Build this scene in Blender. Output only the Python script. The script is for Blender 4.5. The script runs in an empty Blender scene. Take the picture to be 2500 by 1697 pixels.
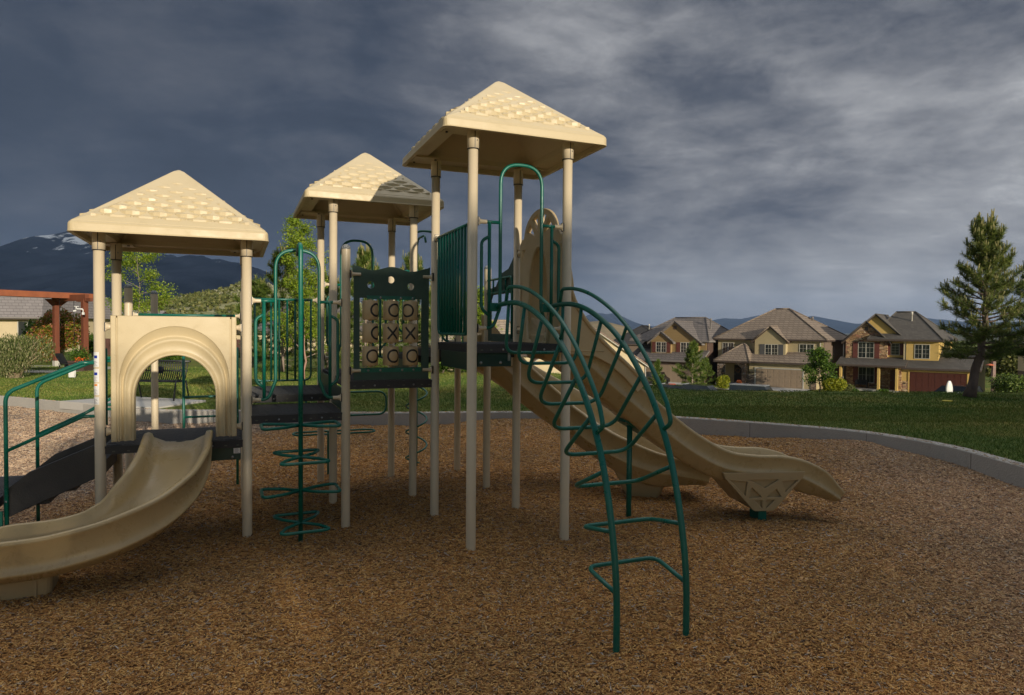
import bpy, bmesh, math, random
import numpy as np
from mathutils import Vector, Matrix
random.seed(7); rng = np.random.default_rng(11)
S = bpy.context.scene
R = math.radians
# ---------------------------------------------------------------- camera
HC = 1.9975
cam = bpy.data.cameras.new('camera'); cam_ob = bpy.data.objects.new('camera', cam); S.collection.objects.link(cam_ob)
cam.sensor_width = 36; cam.sensor_fit = 'HORIZONTAL'; cam.lens = 36 * 1656.6 / 2500
cam.clip_start = .1; cam.clip_end = 30000
cam_ob.location = (0, 0, HC)
cam_ob.rotation_euler = (Matrix.Rotation(-.0257, 4, 'X') @ Matrix.Rotation(math.pi / 2, 4, 'X') @ Matrix.Rotation(.0077, 4, 'Z')).to_euler()
S.camera = cam_ob
S.render.resolution_x = 1024; S.render.resolution_y = 695
S.view_settings.view_transform = 'Standard'; S.view_settings.look = 'None'
S.view_settings.exposure = .22; S.view_settings.gamma = 1
# ---------------------------------------------------------------- light and sky
SUN_AZ, SUN_EL = R(30), R(11.8)          # azimuth measured from straight behind the camera towards the right
SUN_DIR = Vector((math.sin(SUN_AZ) * math.cos(SUN_EL), -math.cos(SUN_AZ) * math.cos(SUN_EL), math.sin(SUN_EL)))
sl = bpy.data.lights.new('sun', 'SUN'); sl.energy = 3.7; sl.angle = R(.55); sl.color = (1, .88, .70)
so = bpy.data.objects.new('sun', sl); S.collection.objects.link(so); so.rotation_euler = SUN_DIR.to_track_quat('Z', 'Y').to_euler()
def pxdir(px, py):
    u, v = px - 1250, py - 848.5; cr, sr = math.cos(.0077), math.sin(.0077)
    u, v = u * cr + v * sr, -u * sr + v * cr
    x, z = u / 1656.6, -v / 1656.6; c, s = math.cos(-.0257), math.sin(-.0257)
    return Vector((x, c - z * s, s + z * c))
def at(px, py, Y):
    d = pxdir(px, py); return Vector((0, 0, HC)) + d * (Y / d.y)
class NT:
    def __init__(s, tree): s.t = tree; s.n = tree.nodes; s.l = tree.links
    def new(s, kind, **kw):
        n = s.n.new(kind)
        for k, v in kw.items():
            if k.startswith('i_'): n.inputs[k[2:].replace('_', ' ')].default_value = v
            else: setattr(n, k, v)
        return n
    def link(s, a, b): s.l.new(a, b)
    def math(s, op, a, b=None, clamp=False):
        n = s.n.new('ShaderNodeMath'); n.operation = op; n.use_clamp = clamp
        for i, v in enumerate((a, b)):
            if v is None: continue
            if isinstance(v, (int, float)): n.inputs[i].default_value = v
            else: s.l.new(v, n.inputs[i])
        return n.outputs[0]
    def noise(s, vec, scale, detail=6, rough=.55, dist=0):
        n = s.new('ShaderNodeTexNoise'); n.inputs['Scale'].default_value = scale; n.inputs['Detail'].default_value = detail
        n.inputs['Roughness'].default_value = rough; n.inputs['Distortion'].default_value = dist
        if vec is not None: s.l.new(vec, n.inputs['Vector'])
        return n.outputs['Fac']
    def ramp(s, fac, stops, interp='LINEAR'):
        n = s.new('ShaderNodeValToRGB'); n.color_ramp.interpolation = interp; e = n.color_ramp.elements
        while len(e) > 1: e.remove(e[-1])
        e[0].position = stops[0][0]; e[0].color = (*stops[0][1], 1)
        for p, c in stops[1:]:
            x = e.new(p); x.color = (*c, 1)
        s.l.new(fac, n.inputs[0]); return n.outputs[0]
    def mix(s, fac, a, b, blend='MIX'):
        n = s.n.new('ShaderNodeMix'); n.data_type = 'RGBA'; n.blend_type = blend
        for sock, v in ((n.inputs[0], fac), (n.inputs[6], a), (n.inputs[7], b)):
            if isinstance(v, (int, float)): sock.default_value = v
            elif isinstance(v, tuple): sock.default_value = (*v, 1)
            else: s.l.new(v, sock)
        return n.outputs[2]
    def vmul(s, vec, v):
        n = s.n.new('ShaderNodeVectorMath'); n.operation = 'MULTIPLY'; s.l.new(vec, n.inputs[0]); n.inputs[1].default_value = v; return n.outputs[0]
world = bpy.data.worlds.new('World'); S.world = world; world.use_nodes = True
w = NT(world.node_tree); w.n.clear()
tc = w.new('ShaderNodeTexCoord'); D = tc.outputs['Generated']
sep = w.new('ShaderNodeSeparateXYZ'); w.link(D, sep.inputs[0])
zc = w.math('ADD', w.math('MAXIMUM', sep.outputs[2], 0), .16)
comb = w.new('ShaderNodeCombineXYZ')
w.link(w.math('DIVIDE', sep.outputs[0], zc), comb.inputs[0]); w.link(w.math('DIVIDE', sep.outputs[1], zc), comb.inputs[1])
P = comb.outputs[0]
def lobe(px, py, r0, r1):
    d = pxdir(px, py).normalized()
    n = w.n.new('ShaderNodeVectorMath'); n.operation = 'DOT_PRODUCT'; nn = w.n.new('ShaderNodeVectorMath'); nn.operation = 'NORMALIZE'
    w.link(D, nn.inputs[0]); w.link(nn.outputs[0], n.inputs[0]); n.inputs[1].default_value = d
    m = w.new('ShaderNodeMapRange'); m.interpolation_type = 'SMOOTHERSTEP'; m.clamp = True
    m.inputs[1].default_value = math.cos(R(r1)); m.inputs[2].default_value = math.cos(R(r0)); w.link(n.outputs['Value'], m.inputs[0])
    return m.outputs[0]
SKY = [(1230, 100, 1, 12, .20), (1560, 40, 1, 14, .10), (2130, 380, 5, 30, .16), (2480, 150, 3, 18, .09), (2420, 640, 2, 15, .13), (1500, 742, .5, 6, .05), (1620, 738, .5, 6, .08), (1750, 735, .5, 6, .09), (1890, 735, .5, 6, .09), (2040, 740, .5, 7, .07),
       (2150, 700, 1, 9, .05), (1500, 640, 2, 14, .02), (300, 470, 5, 20, -.09), (60, 60, 2, 16, .06), (600, 60, 2, 13, .04), (60, 600, 1, 7, .02),
       (1480, 420, 3, 14, .02), (1830, 60, 2, 11, -.07), (2500, 770, 1, 7, .10)]
B = None
for px, py, r0, r1, wt in SKY:
    t_ = w.math('MULTIPLY', lobe(px, py, r0, r1), wt); B = t_ if B is None else w.math('ADD', B, t_)
def stretched(scale, detail, rough, off=0.0, dist=0.0):
    mp = w.new('ShaderNodeMapping'); mp.inputs['Scale'].default_value = (.72, 1.12, 1); mp.inputs['Location'].default_value = (off, off * .7, 0); mp.inputs['Rotation'].default_value = (0, 0, R(-12))
    w.link(P, mp.inputs[0]); return w.noise(mp.outputs[0], scale, detail, rough, dist)
def lumpy(scale, detail, rough, off, zs=2.1, dist=.3):
    mp = w.new('ShaderNodeMapping'); mp.inputs['Scale'].default_value = (1, 1, zs); mp.inputs['Location'].default_value = (off, off, off); mp.inputs['Rotation'].default_value = (0, R(9), 0); w.link(D, mp.inputs[0]); return w.noise(mp.outputs[0], scale, detail, rough, dist)
n1 = stretched(.85, 8, .55, 3.1, .6); n2 = lumpy(4.2, 12, .60, 5.3); n3 = lumpy(9.5, 12, .62, 1.4, 2.4); n4 = stretched(3.2, 10, .6, 7.7, .4)
cl = w.math('ADD', w.math('MULTIPLY', w.math('SUBTRACT', n1, .5), .60), w.math('MULTIPLY', w.math('SUBTRACT', n2, .5), .80))
cl = w.math('ADD', cl, w.math('ADD', w.math('MULTIPLY', w.math('SUBTRACT', n3, .5), .42), w.math('MULTIPLY', w.math('SUBTRACT', n4, .5), .34)))
# noise fades out at the horizon, stays calmer on the dark left
fade = w.new('ShaderNodeMapRange'); fade.clamp = True; w.link(sep.outputs[2], fade.inputs[0]); fade.inputs[1].default_value = 0; fade.inputs[2].default_value = .22; fade.inputs[3].default_value = .25; fade.inputs[4].default_value = 1
side = w.new('ShaderNodeMapRange'); side.clamp = True; w.link(sep.outputs[0], side.inputs[0]); side.inputs[1].default_value = -.5; side.inputs[2].default_value = .1; side.inputs[3].default_value = .45; side.inputs[4].default_value = 1
cl = w.math('MULTIPLY', w.math('MULTIPLY', cl, fade.outputs[0]), side.outputs[0])
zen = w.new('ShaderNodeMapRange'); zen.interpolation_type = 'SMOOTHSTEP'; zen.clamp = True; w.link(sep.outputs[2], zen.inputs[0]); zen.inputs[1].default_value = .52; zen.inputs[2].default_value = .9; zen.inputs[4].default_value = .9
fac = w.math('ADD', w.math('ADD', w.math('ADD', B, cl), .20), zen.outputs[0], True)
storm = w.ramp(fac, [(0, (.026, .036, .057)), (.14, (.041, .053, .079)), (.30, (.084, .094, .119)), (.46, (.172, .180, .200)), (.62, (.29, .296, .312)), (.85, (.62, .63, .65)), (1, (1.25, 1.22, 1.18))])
sky = w.new('ShaderNodeTexSky'); sky.sky_type = 'NISHITA'; sky.sun_disc = False; sky.sun_elevation = SUN_EL; sky.sun_rotation = R(150)
sky.air_density = 1.0; sky.dust_density = 1.5; sky.altitude = 1500
bg1 = w.new('ShaderNodeBackground'); w.link(sky.outputs[0], bg1.inputs[0]); bg1.inputs[1].default_value = .06
bg2 = w.new('ShaderNodeBackground'); w.link(storm, bg2.inputs[0]); bg2.inputs[1].default_value = 1.0
back = w.new('ShaderNodeMapRange'); back.interpolation_type = 'SMOOTHSTEP'; back.clamp = True; w.link(sep.outputs[1], back.inputs[0]); back.inputs[1].default_value = .12; back.inputs[2].default_value = -.45
ms = w.new('ShaderNodeMixShader'); w.link(back.outputs[0], ms.inputs[0]); w.link(bg2.outputs[0], ms.inputs[1]); w.link(bg1.outputs[0], ms.inputs[2])
wo = w.new('ShaderNodeOutputWorld'); w.link(ms.outputs[0], wo.inputs[0])
# ---------------------------------------------------------------- materials
MATS = {}
def M(name, c1, c2=None, scale=4, rough=.6, bump=0, bscale=None, detail=4, metal=0, spec=.5, coat=0, stretch=None, island=None, grain=0, trans=0, c3=None, coord='Object', scuff=0):
    if name in MATS: return MATS[name]
    m = bpy.data.materials.new(name); m.use_nodes = True; t = NT(m.node_tree); b = t.n['Principled BSDF']
    tcn = t.new('ShaderNodeTexCoord'); vec = tcn.outputs[coord]
    if stretch: mp = t.new('ShaderNodeMapping'); mp.inputs['Scale'].default_value = stretch; t.link(vec, mp.inputs[0]); vec = mp.outputs[0]
    col = None
    if c2 is not None:
        f = t.noise(vec, scale, detail, .6)
        st = [(.3, c1), (.7, c2)] if c3 is None else [(.25, c1), (.5, c2), (.75, c3)]
        col = t.ramp(f, st)
    if island is not None:
        g = t.new('ShaderNodeNewGeometry'); ci = t.ramp(g.outputs['Random Per Island'], island, 'LINEAR')
        col = ci if col is None else t.mix(.35, ci, col)
    if grain:
        f2 = t.noise(vec, 220, 2, .7); base = col
        gcol = t.ramp(f2, [(.35, tuple(x * (1 - grain) for x in c1)), (.65, tuple(min(1, x * (1 + grain)) for x in c1))])
        col = gcol if base is None else t.mix(.4, base, gcol)
    if scuff:
        s1_ = t.noise(vec, 5.5, 12, .72, .4); s2_ = t.noise(vec, 38, 6, .7, .2)
        k1 = t.math('MULTIPLY', t.math('SUBTRACT', s1_, .56), 6, True); k2 = t.math('MULTIPLY', t.math('SUBTRACT', s2_, .66), 16, True)
        col = t.mix(t.math('MULTIPLY', k1, scuff), col, tuple(x * .62 for x in c1)); col = t.mix(t.math('MULTIPLY', k2, scuff * 1.3, True), col, tuple(x * .42 for x in c1))
        rr_ = t.new('ShaderNodeMapRange'); t.link(s1_, rr_.inputs[0]); rr_.inputs[1].default_value = .35; rr_.inputs[2].default_value = .7; rr_.inputs[3].default_value = rough - .06; rr_.inputs[4].default_value = rough + .18; t.link(rr_.outputs[0], b.inputs['Roughness'])
    if col is None: b.inputs['Base Color'].default_value = (*c1, 1)
    else: t.link(col, b.inputs['Base Color'])
    b.inputs['Roughness'].default_value = rough; b.inputs['Metallic'].default_value = metal
    b.inputs['Specular IOR Level'].default_value = spec
    if coat: b.inputs['Coat Weight'].default_value = coat; b.inputs['Coat Roughness'].default_value = .15
    if bump:
        bn = t.new('ShaderNodeBump'); bn.inputs['Strength'].default_value = bump; bn.inputs['Distance'].default_value = .02
        t.link(t.noise(vec, bscale or scale * 6, 5, .6), bn.inputs['Height']); t.link(bn.outputs[0], b.inputs['Normal'])
    if trans:
        o = t.n['Material Output']; td = t.new('ShaderNodeBsdfTranslucent'); mx = t.new('ShaderNodeMixShader'); mx.inputs[0].default_value = trans
        if col is not None: t.link(col, td.inputs[0])
        else: td.inputs[0].default_value = (*c1, 1)
        t.link(b.outputs[0], mx.inputs[1]); t.link(td.outputs[0], mx.inputs[2]); t.link(mx.outputs[0], o.inputs[0])
    MATS[name] = m; return m
BEIGE = M('beige_plastic', (.550, .452, .275), (.515, .420, .250), 2.2, .42, .04, 60, grain=.05, scuff=.28)
POST = M('beige_powder_coat', (.655, .555, .395), (.615, .52, .365), 1.3, .34, .03, 90, scuff=.25)
SLIDEM = M('tan_slide_plastic', (.500, .375, .19), (.445, .33, .16), 1.6, .27, .03, 40, spec=.6, scuff=.42)
SLIDEB = M('tan_slide_plastic_matte', (.44, .325, .17), (.39, .285, .145), 1.6, .42, .04, 50, scuff=.4)
GREEN = M('green_powder_coat', (.002, .135, .096), (.003, .112, .080), 3, .30, .03, 120, spec=.5, scuff=.35)
HDPE = M('dark_green_board', (.055, .100, .080), (.040, .075, .060), 9, .6, .2, 260, grain=.3, spec=.3)
ENCL = M('dark_green_steel', (.003, .040, .030), (.003, .030, .024), 5, .4, .03)
DECKM = M('black_vinyl_deck', (.035, .036, .040), (.022, .023, .026), 5, .55, .25, 160)
DARK = M('charcoal_rubber', (.040, .041, .044), (.026, .027, .029), 3, .5, .2, 90)
BLACK = M('black_paint', (.012, .012, .014), None, rough=.45)
STEEL = M('bolt_steel', (.45, .45, .45), (.3, .3, .3), 20, .35, metal=.9)
CAPM = M('speckled_cap', (.06, .065, .07), (.35, .37, .38), 70, .5, detail=2)
WHITE = M('white_sticker', (.75, .75, .74), None, rough=.4)
BLUE = M('blue_print', (.01, .03, .32), None, rough=.4)
ORANGE = M('orange_print', (.75, .24, .02), None, rough=.4)
GREYP = M('grey_print', (.3, .3, .33), None, rough=.5)
CONC = M('concrete', (.43, .41, .37), (.34, .32, .29), 1.6, .85, .5, 40, detail=12, grain=.14, scuff=.6)
SLAB = M('pad_concrete', (.50, .48, .44), (.42, .40, .37), 3, .8, .2, 60, grain=.1)
# ---------------------------------------------------------------- mesh helpers
class MB:
    def __init__(s): s.v = []; s.f = []; s.m = []; s.s = []
    def add(s, v, f, m=0, sm=False):
        o = len(s.v); s.v += [tuple(p) for p in v]; s.f += [tuple(i + o for i in q) for q in f]; s.m += [m] * len(f); s.s += [sm] * len(f); return s
    def box(s, x0, x1, y0, y1, z0, z1, m=0):
        x0, x1 = sorted((x0, x1)); y0, y1 = sorted((y0, y1)); z0, z1 = sorted((z0, z1))
        return s.add([(x, y, z) for z in (z0, z1) for y in (y0, y1) for x in (x0, x1)], [(0, 2, 3, 1), (4, 5, 7, 6), (0, 1, 5, 4), (2, 6, 7, 3), (0, 4, 6, 2), (1, 3, 7, 5)], m)
    def obox(s, c, ax, ay, az, m=0):
        c, ax, ay, az = map(Vector, (c, ax, ay, az))
        return s.add([c + ax * i + ay * j + az * k for k in (-1, 1) for j in (-1, 1) for i in (-1, 1)], [(0, 2, 3, 1), (4, 5, 7, 6), (0, 1, 5, 4), (2, 6, 7, 3), (0, 4, 6, 2), (1, 3, 7, 5)], m)
    def tube(s, path, r, seg=10, closed=False, m=0, caps=True):
        p = [Vector(q) for q in path]; n = len(p)
        if n < 2: return s
        T = []
        for i in range(n):
            a = p[(i - 1) % n] if (closed or i > 0) else p[i]; b = p[(i + 1) % n] if (closed or i < n - 1) else p[i]
            d = b - a; T.append(d.normalized() if d.length > 1e-9 else Vector((0, 0, 1)))
        up = Vector((0, 0, 1)) if abs(T[0].z) < .9 else Vector((1, 0, 0))
        N = (up - T[0] * up.dot(T[0])).normalized(); vs = []
        rr = r if isinstance(r, (list, tuple)) else [r] * n
        for i in range(n):
            N = (N - T[i] * N.dot(T[i]))
            N = N.normalized() if N.length > 1e-6 else T[i].orthogonal().normalized()
            Bn = T[i].cross(N)
            for k in range(seg):
                a = 2 * math.pi * k / seg; vs.append(p[i] + (N * math.cos(a) + Bn * math.sin(a)) * rr[i])
        fs = []
        for i in range(n if closed else n - 1):
            j = (i + 1) % n
            for k in range(seg):
                l = (k + 1) % seg; fs.append((i * seg + k, i * seg + l, j * seg + l, j * seg + k))
        s.add(vs, fs, m, True)
        if caps and not closed:
            o = len(s.v) - len(vs); s.f += [tuple(o + k for k in reversed(range(seg))), tuple(o + (n - 1) * seg + k for k in range(seg))]; s.m += [m, m]; s.s += [False, False]
        return s
    def lathe(s, prof, c=(0, 0, 0), seg=20, axis='z', m=0, smooth=True):
        vs = []
        for r, z in prof:
            for k in range(seg):
                a = 2 * math.pi * k / seg; x, y = r * math.cos(a), r * math.sin(a)
                q = (x, y, z) if axis == 'z' else ((z, x, y) if axis == 'x' else (x, z, y)); vs.append((q[0] + c[0], q[1] + c[1], q[2] + c[2]))
        fs = []
        for i in range(len(prof) - 1):
            for k in range(seg):
                l = (k + 1) % seg; f = (i * seg + k, i * seg + l, (i + 1) * seg + l, (i + 1) * seg + k); fs.append(f if axis != 'y' else f[::-1])
        return s.add(vs, fs, m, smooth)
    def rings(s, rings, m=0, smooth=False, cap0=False, cap1=False):
        n = len(rings[0]); vs = [p for r in rings for p in r]; fs = []
        for i in range(len(rings) - 1):
            for k in range(n):
                l = (k + 1) % n; fs.append((i * n + k, i * n + l, (i + 1) * n + l, (i + 1) * n + k))
        if cap0: fs.append(tuple(reversed(range(n))))
        if cap1: fs.append(tuple((len(rings) - 1) * n + k for k in range(n)))
        return s.add(vs, fs, m, smooth)
    def poly(s, pts, n, th, m=0):
        """polygon pts (3D, planar) extruded along vector n by th"""
        n = Vector(n) * th; a = [Vector(p) for p in pts]; k = len(a)
        return s.add(a + [p + n for p in a], [tuple(reversed(range(k))), tuple(range(k, 2 * k))] + [(i, (i + 1) % k, (i + 1) % k + k, i + k) for i in range(k)], m)
    def mesh(s, name, mats, off=(0, 0, 0)):
        me = bpy.data.meshes.new(name)
        me.from_pydata([(x - off[0], y - off[1], z - off[2]) for x, y, z in s.v], [], s.f)
        for mt in mats: me.materials.append(mt)
        me.polygons.foreach_set('material_index', s.m); me.polygons.foreach_set('use_smooth', s.s); me.update(); return me
def fillet(pts, rad, n=6, closed=False):
    """round the inner corners of a 3D polyline"""
    p = [Vector(q) for q in pts]; out = []; N = len(p)
    for i in range(N):
        if not closed and i in (0, N - 1): out.append(p[i]); continue
        a, b, c = p[(i - 1) % N], p[i], p[(i + 1) % N]; u, v = (a - b), (c - b)
        r = rad[i] if isinstance(rad, (list, tuple)) else rad
        ang = u.angle(v) if u.length > 1e-9 and v.length > 1e-9 else math.pi
        if r <= 0 or ang > 3.1: out.append(b); continue
        d = min(r / math.tan(ang / 2), u.length * .49, v.length * .49); s0 = b + u.normalized() * d; s1 = b + v.normalized() * d
        for k in range(n + 1):
            t = k / n; out.append(s0 * (1 - t) ** 2 + b * 2 * t * (1 - t) + s1 * t * t)
    return out
def catmull(pts, k=8, closed=False):
    p = [Vector(q) for q in pts]; n = len(p); out = []
    for i in range(n if closed else n - 1):
        g = lambda j: p[j % n] if closed else p[max(0, min(n - 1, j))]
        a, b, c, d = g(i - 1), g(i), g(i + 1), g(i + 2)
        for q in range(k):
            t = q / k; out.append(.5 * ((2 * b) + (c - a) * t + (2 * a - 5 * b + 4 * c - d) * t * t + (3 * b - a - 3 * c + d) * t ** 3))
    if not closed: out.append(p[-1])
    return out
def panel2d(outer, holes, th, bev=.004):
    """flat panel with holes from a filled 2D curve; returns verts (s, t, n) and faces"""
    cu = bpy.data.curves.new('tmp', 'CURVE'); cu.dimensions = '2D'; cu.fill_mode = 'BOTH'; cu.extrude = th / 2 - bev; cu.bevel_depth = bev; cu.bevel_resolution = 1; cu.offset = -bev
    for loop in [outer] + holes:
        sp = cu.splines.new('POLY'); sp.points.add(len(loop) - 1); sp.use_cyclic_u = True
        for i, q in enumerate(loop): sp.points[i].co = (q[0], q[1], 0, 1)
    ob = bpy.data.objects.new('tmp', cu); S.collection.objects.link(ob)
    me = bpy.data.meshes.new_from_object(ob.evaluated_get(bpy.context.evaluated_depsgraph_get()))
    v = [tuple(x.co) for x in me.vertices]; f = [tuple(p.vertices) for p in me.polygons]
    bpy.data.objects.remove(ob); bpy.data.curves.remove(cu); bpy.data.meshes.remove(me); return v, f
def ell(cx, cy, rx, ry, n=24, a0=0, a1=2 * math.pi, end=False):
    return [(cx + rx * math.cos(a0 + (a1 - a0) * i / n), cy + ry * math.sin(a0 + (a1 - a0) * i / n)) for i in range(n + (1 if end else 0))]
def link(ob): S.collection.objects.link(ob); return ob
def thing(name, label, cat, loc=(0, 0, 0), rz=0, group=None, kind=None):
    o = link(bpy.data.objects.new(name, None)); o.location = loc; o.rotation_euler = (0, 0, rz); o.empty_display_size = .2
    return tag(o, label, cat, group, kind)
def tag(o, label=None, cat=None, group=None, kind=None):
    for k, v in (('label', label), ('category', cat), ('group', group), ('kind', kind)):
        if v: o[k] = v
    return o
OFF = {}
def obj(name, mb, mats, parent=None, label=None, off=None):
    if not isinstance(mats, (list, tuple)): mats = [mats]
    if off is None:
        r = parent
        while r is not None and r.parent is not None: r = r.parent
        off = OFF.get(r.name, (0, 0, 0)) if r is not None else (0, 0, 0)
    o = link(bpy.data.objects.new(name, mb.mesh(name, mats, off)))
    if parent is not None: o.parent = parent
    if label: o['label'] = label
    return o
def copy_tree(o, parent=None):
    c = o.copy(); link(c); c.parent = parent
    for ch in list(o.children): copy_tree(ch, c)
    return c
# ================================================================ the play structure (grid coordinates a, b, z)
TH = .387; CU, SU = math.cos(TH), math.sin(TH)
def WA(a, b, z=0): return Vector((a * CU - b * SU, a * SU + b * CU, z))
play = thing('play_structure', 'large tan and green playground climber with three shingled roofs, slides and climbers', 'playground', WA(1, 7), TH)
OFF[play.name] = (1, 7, 0)
PR = .0445
A0, A1, A2, A3, A4 = -1.12, .10, 1.03, 1.96, 2.90
B0, B1, B2, B3 = 5.76, 6.97, 7.93, 9.14
def ringpts(c, h, z, cr, n=4):
    """rounded square ring, half size h"""
    out = []; cr = min(cr, h * .9)
    for k, (sx, sy) in enumerate(((1, 1), (-1, 1), (-1, -1), (1, -1))):
        for i in range(n + 1):
            a = math.pi / 2 * (k + i / n); out.append((c[0] + sx * (h - cr) + cr * math.cos(a), c[1] + sy * (h - cr) + cr * math.sin(a), z))
    return out
def clip(poly, tri):
    out = poly
    for i in range(3):
        (x0, y0), (x1, y1) = tri[i], tri[(i + 1) % 3]; inp, out = out, []
        side = lambda p: (x1 - x0) * (p[1] - y0) - (y1 - y0) * (p[0] - x0)
        for j in range(len(inp)):
            p, q = inp[j], inp[(j + 1) % len(inp)]; a, b = side(p), side(q)
            if a >= 0: out.append(p)
            if a * b < 0:
                t = a / (a - b); out.append((p[0] + (q[0] - p[0]) * t, p[1] + (q[1] - p[1]) * t))
        if not out: return []
    return out
def make_roof(ca, cb, H, label=None):
    e, dh, c = .795, .74, (ca, cb); mb = MB(); ze = H + .088
    rg = [ringpts(c, .012, H + dh, .01), ringpts(c, .05, H + dh - .022, .015)]
    sl = (H + dh - .022 - ze) / (e - .05 - .02)
    rg += [ringpts(c, e - .030, ze + sl * .01, .02), ringpts(c, e - .012, ze - .006, .03), ringpts(c, e - .003, ze - .022, .04), ringpts(c, e, H + .012, .05), ringpts(c, e + .006, H, .065),
           ringpts(c, e - .03, H, .06), ringpts(c, e - .03, H + .05, .06), ringpts(c, e - .20, H + .055, .05), ringpts(c, e - .215, H + .10, .05), ringpts(c, .03, H + dh - .07, .02)]
    mb.rings([r[::-1] for r in rg], 0, False, True, True)
    # raised border and fish-scale plates on each face
    run = e - .026; z0 = ze + sl * .004; top = H + dh - .03; L = math.hypot(run, top - z0)
    for k in range(4):
        an = k * math.pi / 2; n2 = Vector((math.cos(an), math.sin(an), 0)); t2 = Vector((-math.sin(an), math.cos(an), 0))
        base = Vector((ca, cb, 0)) + n2 * run + Vector((0, 0, z0)); up = (Vector((ca, cb, top)) - base).normalized(); nn = t2.cross(up).normalized()
        if nn.z < 0: nn = -nn
        F3 = lambda s_, t_, h_: base + t2 * s_ + up * t_ + nn * h_
        o = [(-run, 0), (run, 0), (0, L)]; bi, hi = .082, .066
        x = (run - hi / math.sin(math.atan2(L, run))) ; fr = bi / L; iw = x * (1 - fr) ; it = L * (1 - hi / run * 1.25)
        tri = [(-iw, bi), (iw, bi), (0, it)]
        h = .016
        vs = [F3(a, b, 0) for a, b in o] + [F3(a * .972, b + .006, .005) for a, b in o] + [F3(a, b, h) for a, b in tri] + [F3(a, b, 0) for a, b in tri]
        fs = []
        for i in range(3):
            j = (i + 1) % 3; fs += [(i, j, j + 3, i + 3), (i + 3, j + 3, j + 6, i + 6), (i + 6, j + 6, j + 9, i + 9)]
        mb.add(vs, fs)
        rows, pit = 10, (it - bi) / 10.0; wp = .215
        for r in range(-1, rows):
            t0 = bi + r * pit; offx = (r % 2) * wp / 2
            for i in range(-5, 6):
                cx = i * wp + offx; hw = wp * .5
                poly = [(cx - hw * .86, t0 + .014), (cx - hw * .5, t0), (cx, t0 - .004), (cx + hw * .5, t0), (cx + hw * .86, t0 + .014), (cx + hw * 1.0, t0 + pit * .62), (cx + hw * .9, t0 + pit * 1.25), (cx - hw * .9, t0 + pit * 1.25), (cx - hw * 1.0, t0 + pit * .62)]
                q = clip(poly, tri)
                if len(q) < 3: continue
                hf = lambda t_: max(.002, .035 * (1 - (t_ - t0) / (pit * 1.25)))
                m_ = len(q); hh_ = [hf(b) * max(.3, 1 - .7 * min(1, abs(a - cx) / hw) ** 2) + 0 for a, b in q]; vs = [F3(a, b, k_) for (a, b), k_ in zip(q, hh_)] + [F3(a, b, k_) - Vector((0, 0, k_ / nn.z)) for (a, b), k_ in zip(q, hh_)]
                mb.add(vs, [tuple(range(m_))] + [(i_, i_ + m_, (i_ + 1) % m_ + m_, (i_ + 1) % m_) for i_ in range(m_)])
    # flat mounting pads at the four corners under the roof
    rf = obj('roof', mb, [BEIGE], play, label)
    for sx in (-1, 1):
        for sy in (-1, 1):
            pads = MB(); cx, cy = ca + sx * (e - .20), cb + sy * (e - .20); pads.box(cx - .13, cx + .13, cy - .13, cy + .13, H + .035, H + .052)
            for q in ((-.09, .09), (.09, -.09)): pads.lathe([(.0, H + .026), (.012, H + .026), (.012, H + .036)], (cx + q[0], cy + q[1], 0), 8, m=1)
            obj('mounting_plate', pads, [BEIGE, BLACK], rf)
    return rf
def make_post(a, b, top, collar=None, cap=None, label=None):
    mb = MB(); z1 = top
    if cap: mb.lathe([(PR, -.12), (PR, z1)], (a, b, 0), 24)
    else: mb.lathe([(PR, -.12), (PR, z1), (0, z1)], (a, b, 0), 24)
    p = obj('post', mb, [POST], play, label)
    if cap:
        c = MB().lathe([(PR + .002, z1 - .004), (PR + .002, z1 + .008), (PR * .93, z1 + .022), (PR * .7, z1 + .037), (PR * .35, z1 + .046), (0, z1 + .048)], (a, b, 0), 24); obj('post_cap', c, [cap], p)
    if collar:
        c = MB(); c.lathe([(PR + .001, collar - .12), (PR + .0085, collar - .12), (PR + .0085, collar + .045)], (a, b, 0), 24)
        c.lathe([(PR + .001, collar - .126), (PR + .010, collar - .126), (PR + .010, collar - .119), (PR + .001, collar - .119)], (a, b, 0), 24, m=1)
        c.box(a - .003, a + .003, b - PR - .0105, b - PR - .006, collar - .12, collar + .03, 1)
        c.lathe([(0, -.004), (.008, -.003), (.009, 0)], (a + .018, b - PR - .003, collar - .05), 8, 'y', 2)
        obj('roof_collar', c, [POST, BLACK, STEEL], p)
    return p
R1, R2, R3 = 2.80, 3.437, 3.724
make_roof((A0 + A1) / 2, (B1 + B2) / 2, R1, 'lowest shingled roof over the arched panel'); make_roof((A2 + A3) / 2, (B2 + B3) / 2, R2, 'middle shingled roof, half in shadow'); make_roof((A3 + A4) / 2, (B0 + B1) / 2, R3, 'highest shingled roof')
fl = make_post(A0, B1, R1 + .05, R1 - .0, label='post with warning stickers'); make_post(A1, B1, R1 + .05, R1); make_post(A0, B2, R1 + .05, R1); make_post(A1, B2, R1 + .05, R1)
for a in (A2, A3):
    for b in (B2, B3): make_post(a, b, R2 + .05, R2)
for a in (A3, A4):
    for b in (B0, B1): make_post(a, b, R3 + .05, R3)
make_post(A2, B1, 2.80, cap=CAPM, label='free standing post with speckled cap'); make_post(-1.17, B3, 2.46, cap=CAPM); make_post(-1.02, 10.37, 2.45, cap=CAPM); make_post(A1, B3, 2.46, cap=CAPM)
make_post(A4, B2, 2.75, cap=CAPM); make_post(A4, B3, 2.75, cap=CAPM)
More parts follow.
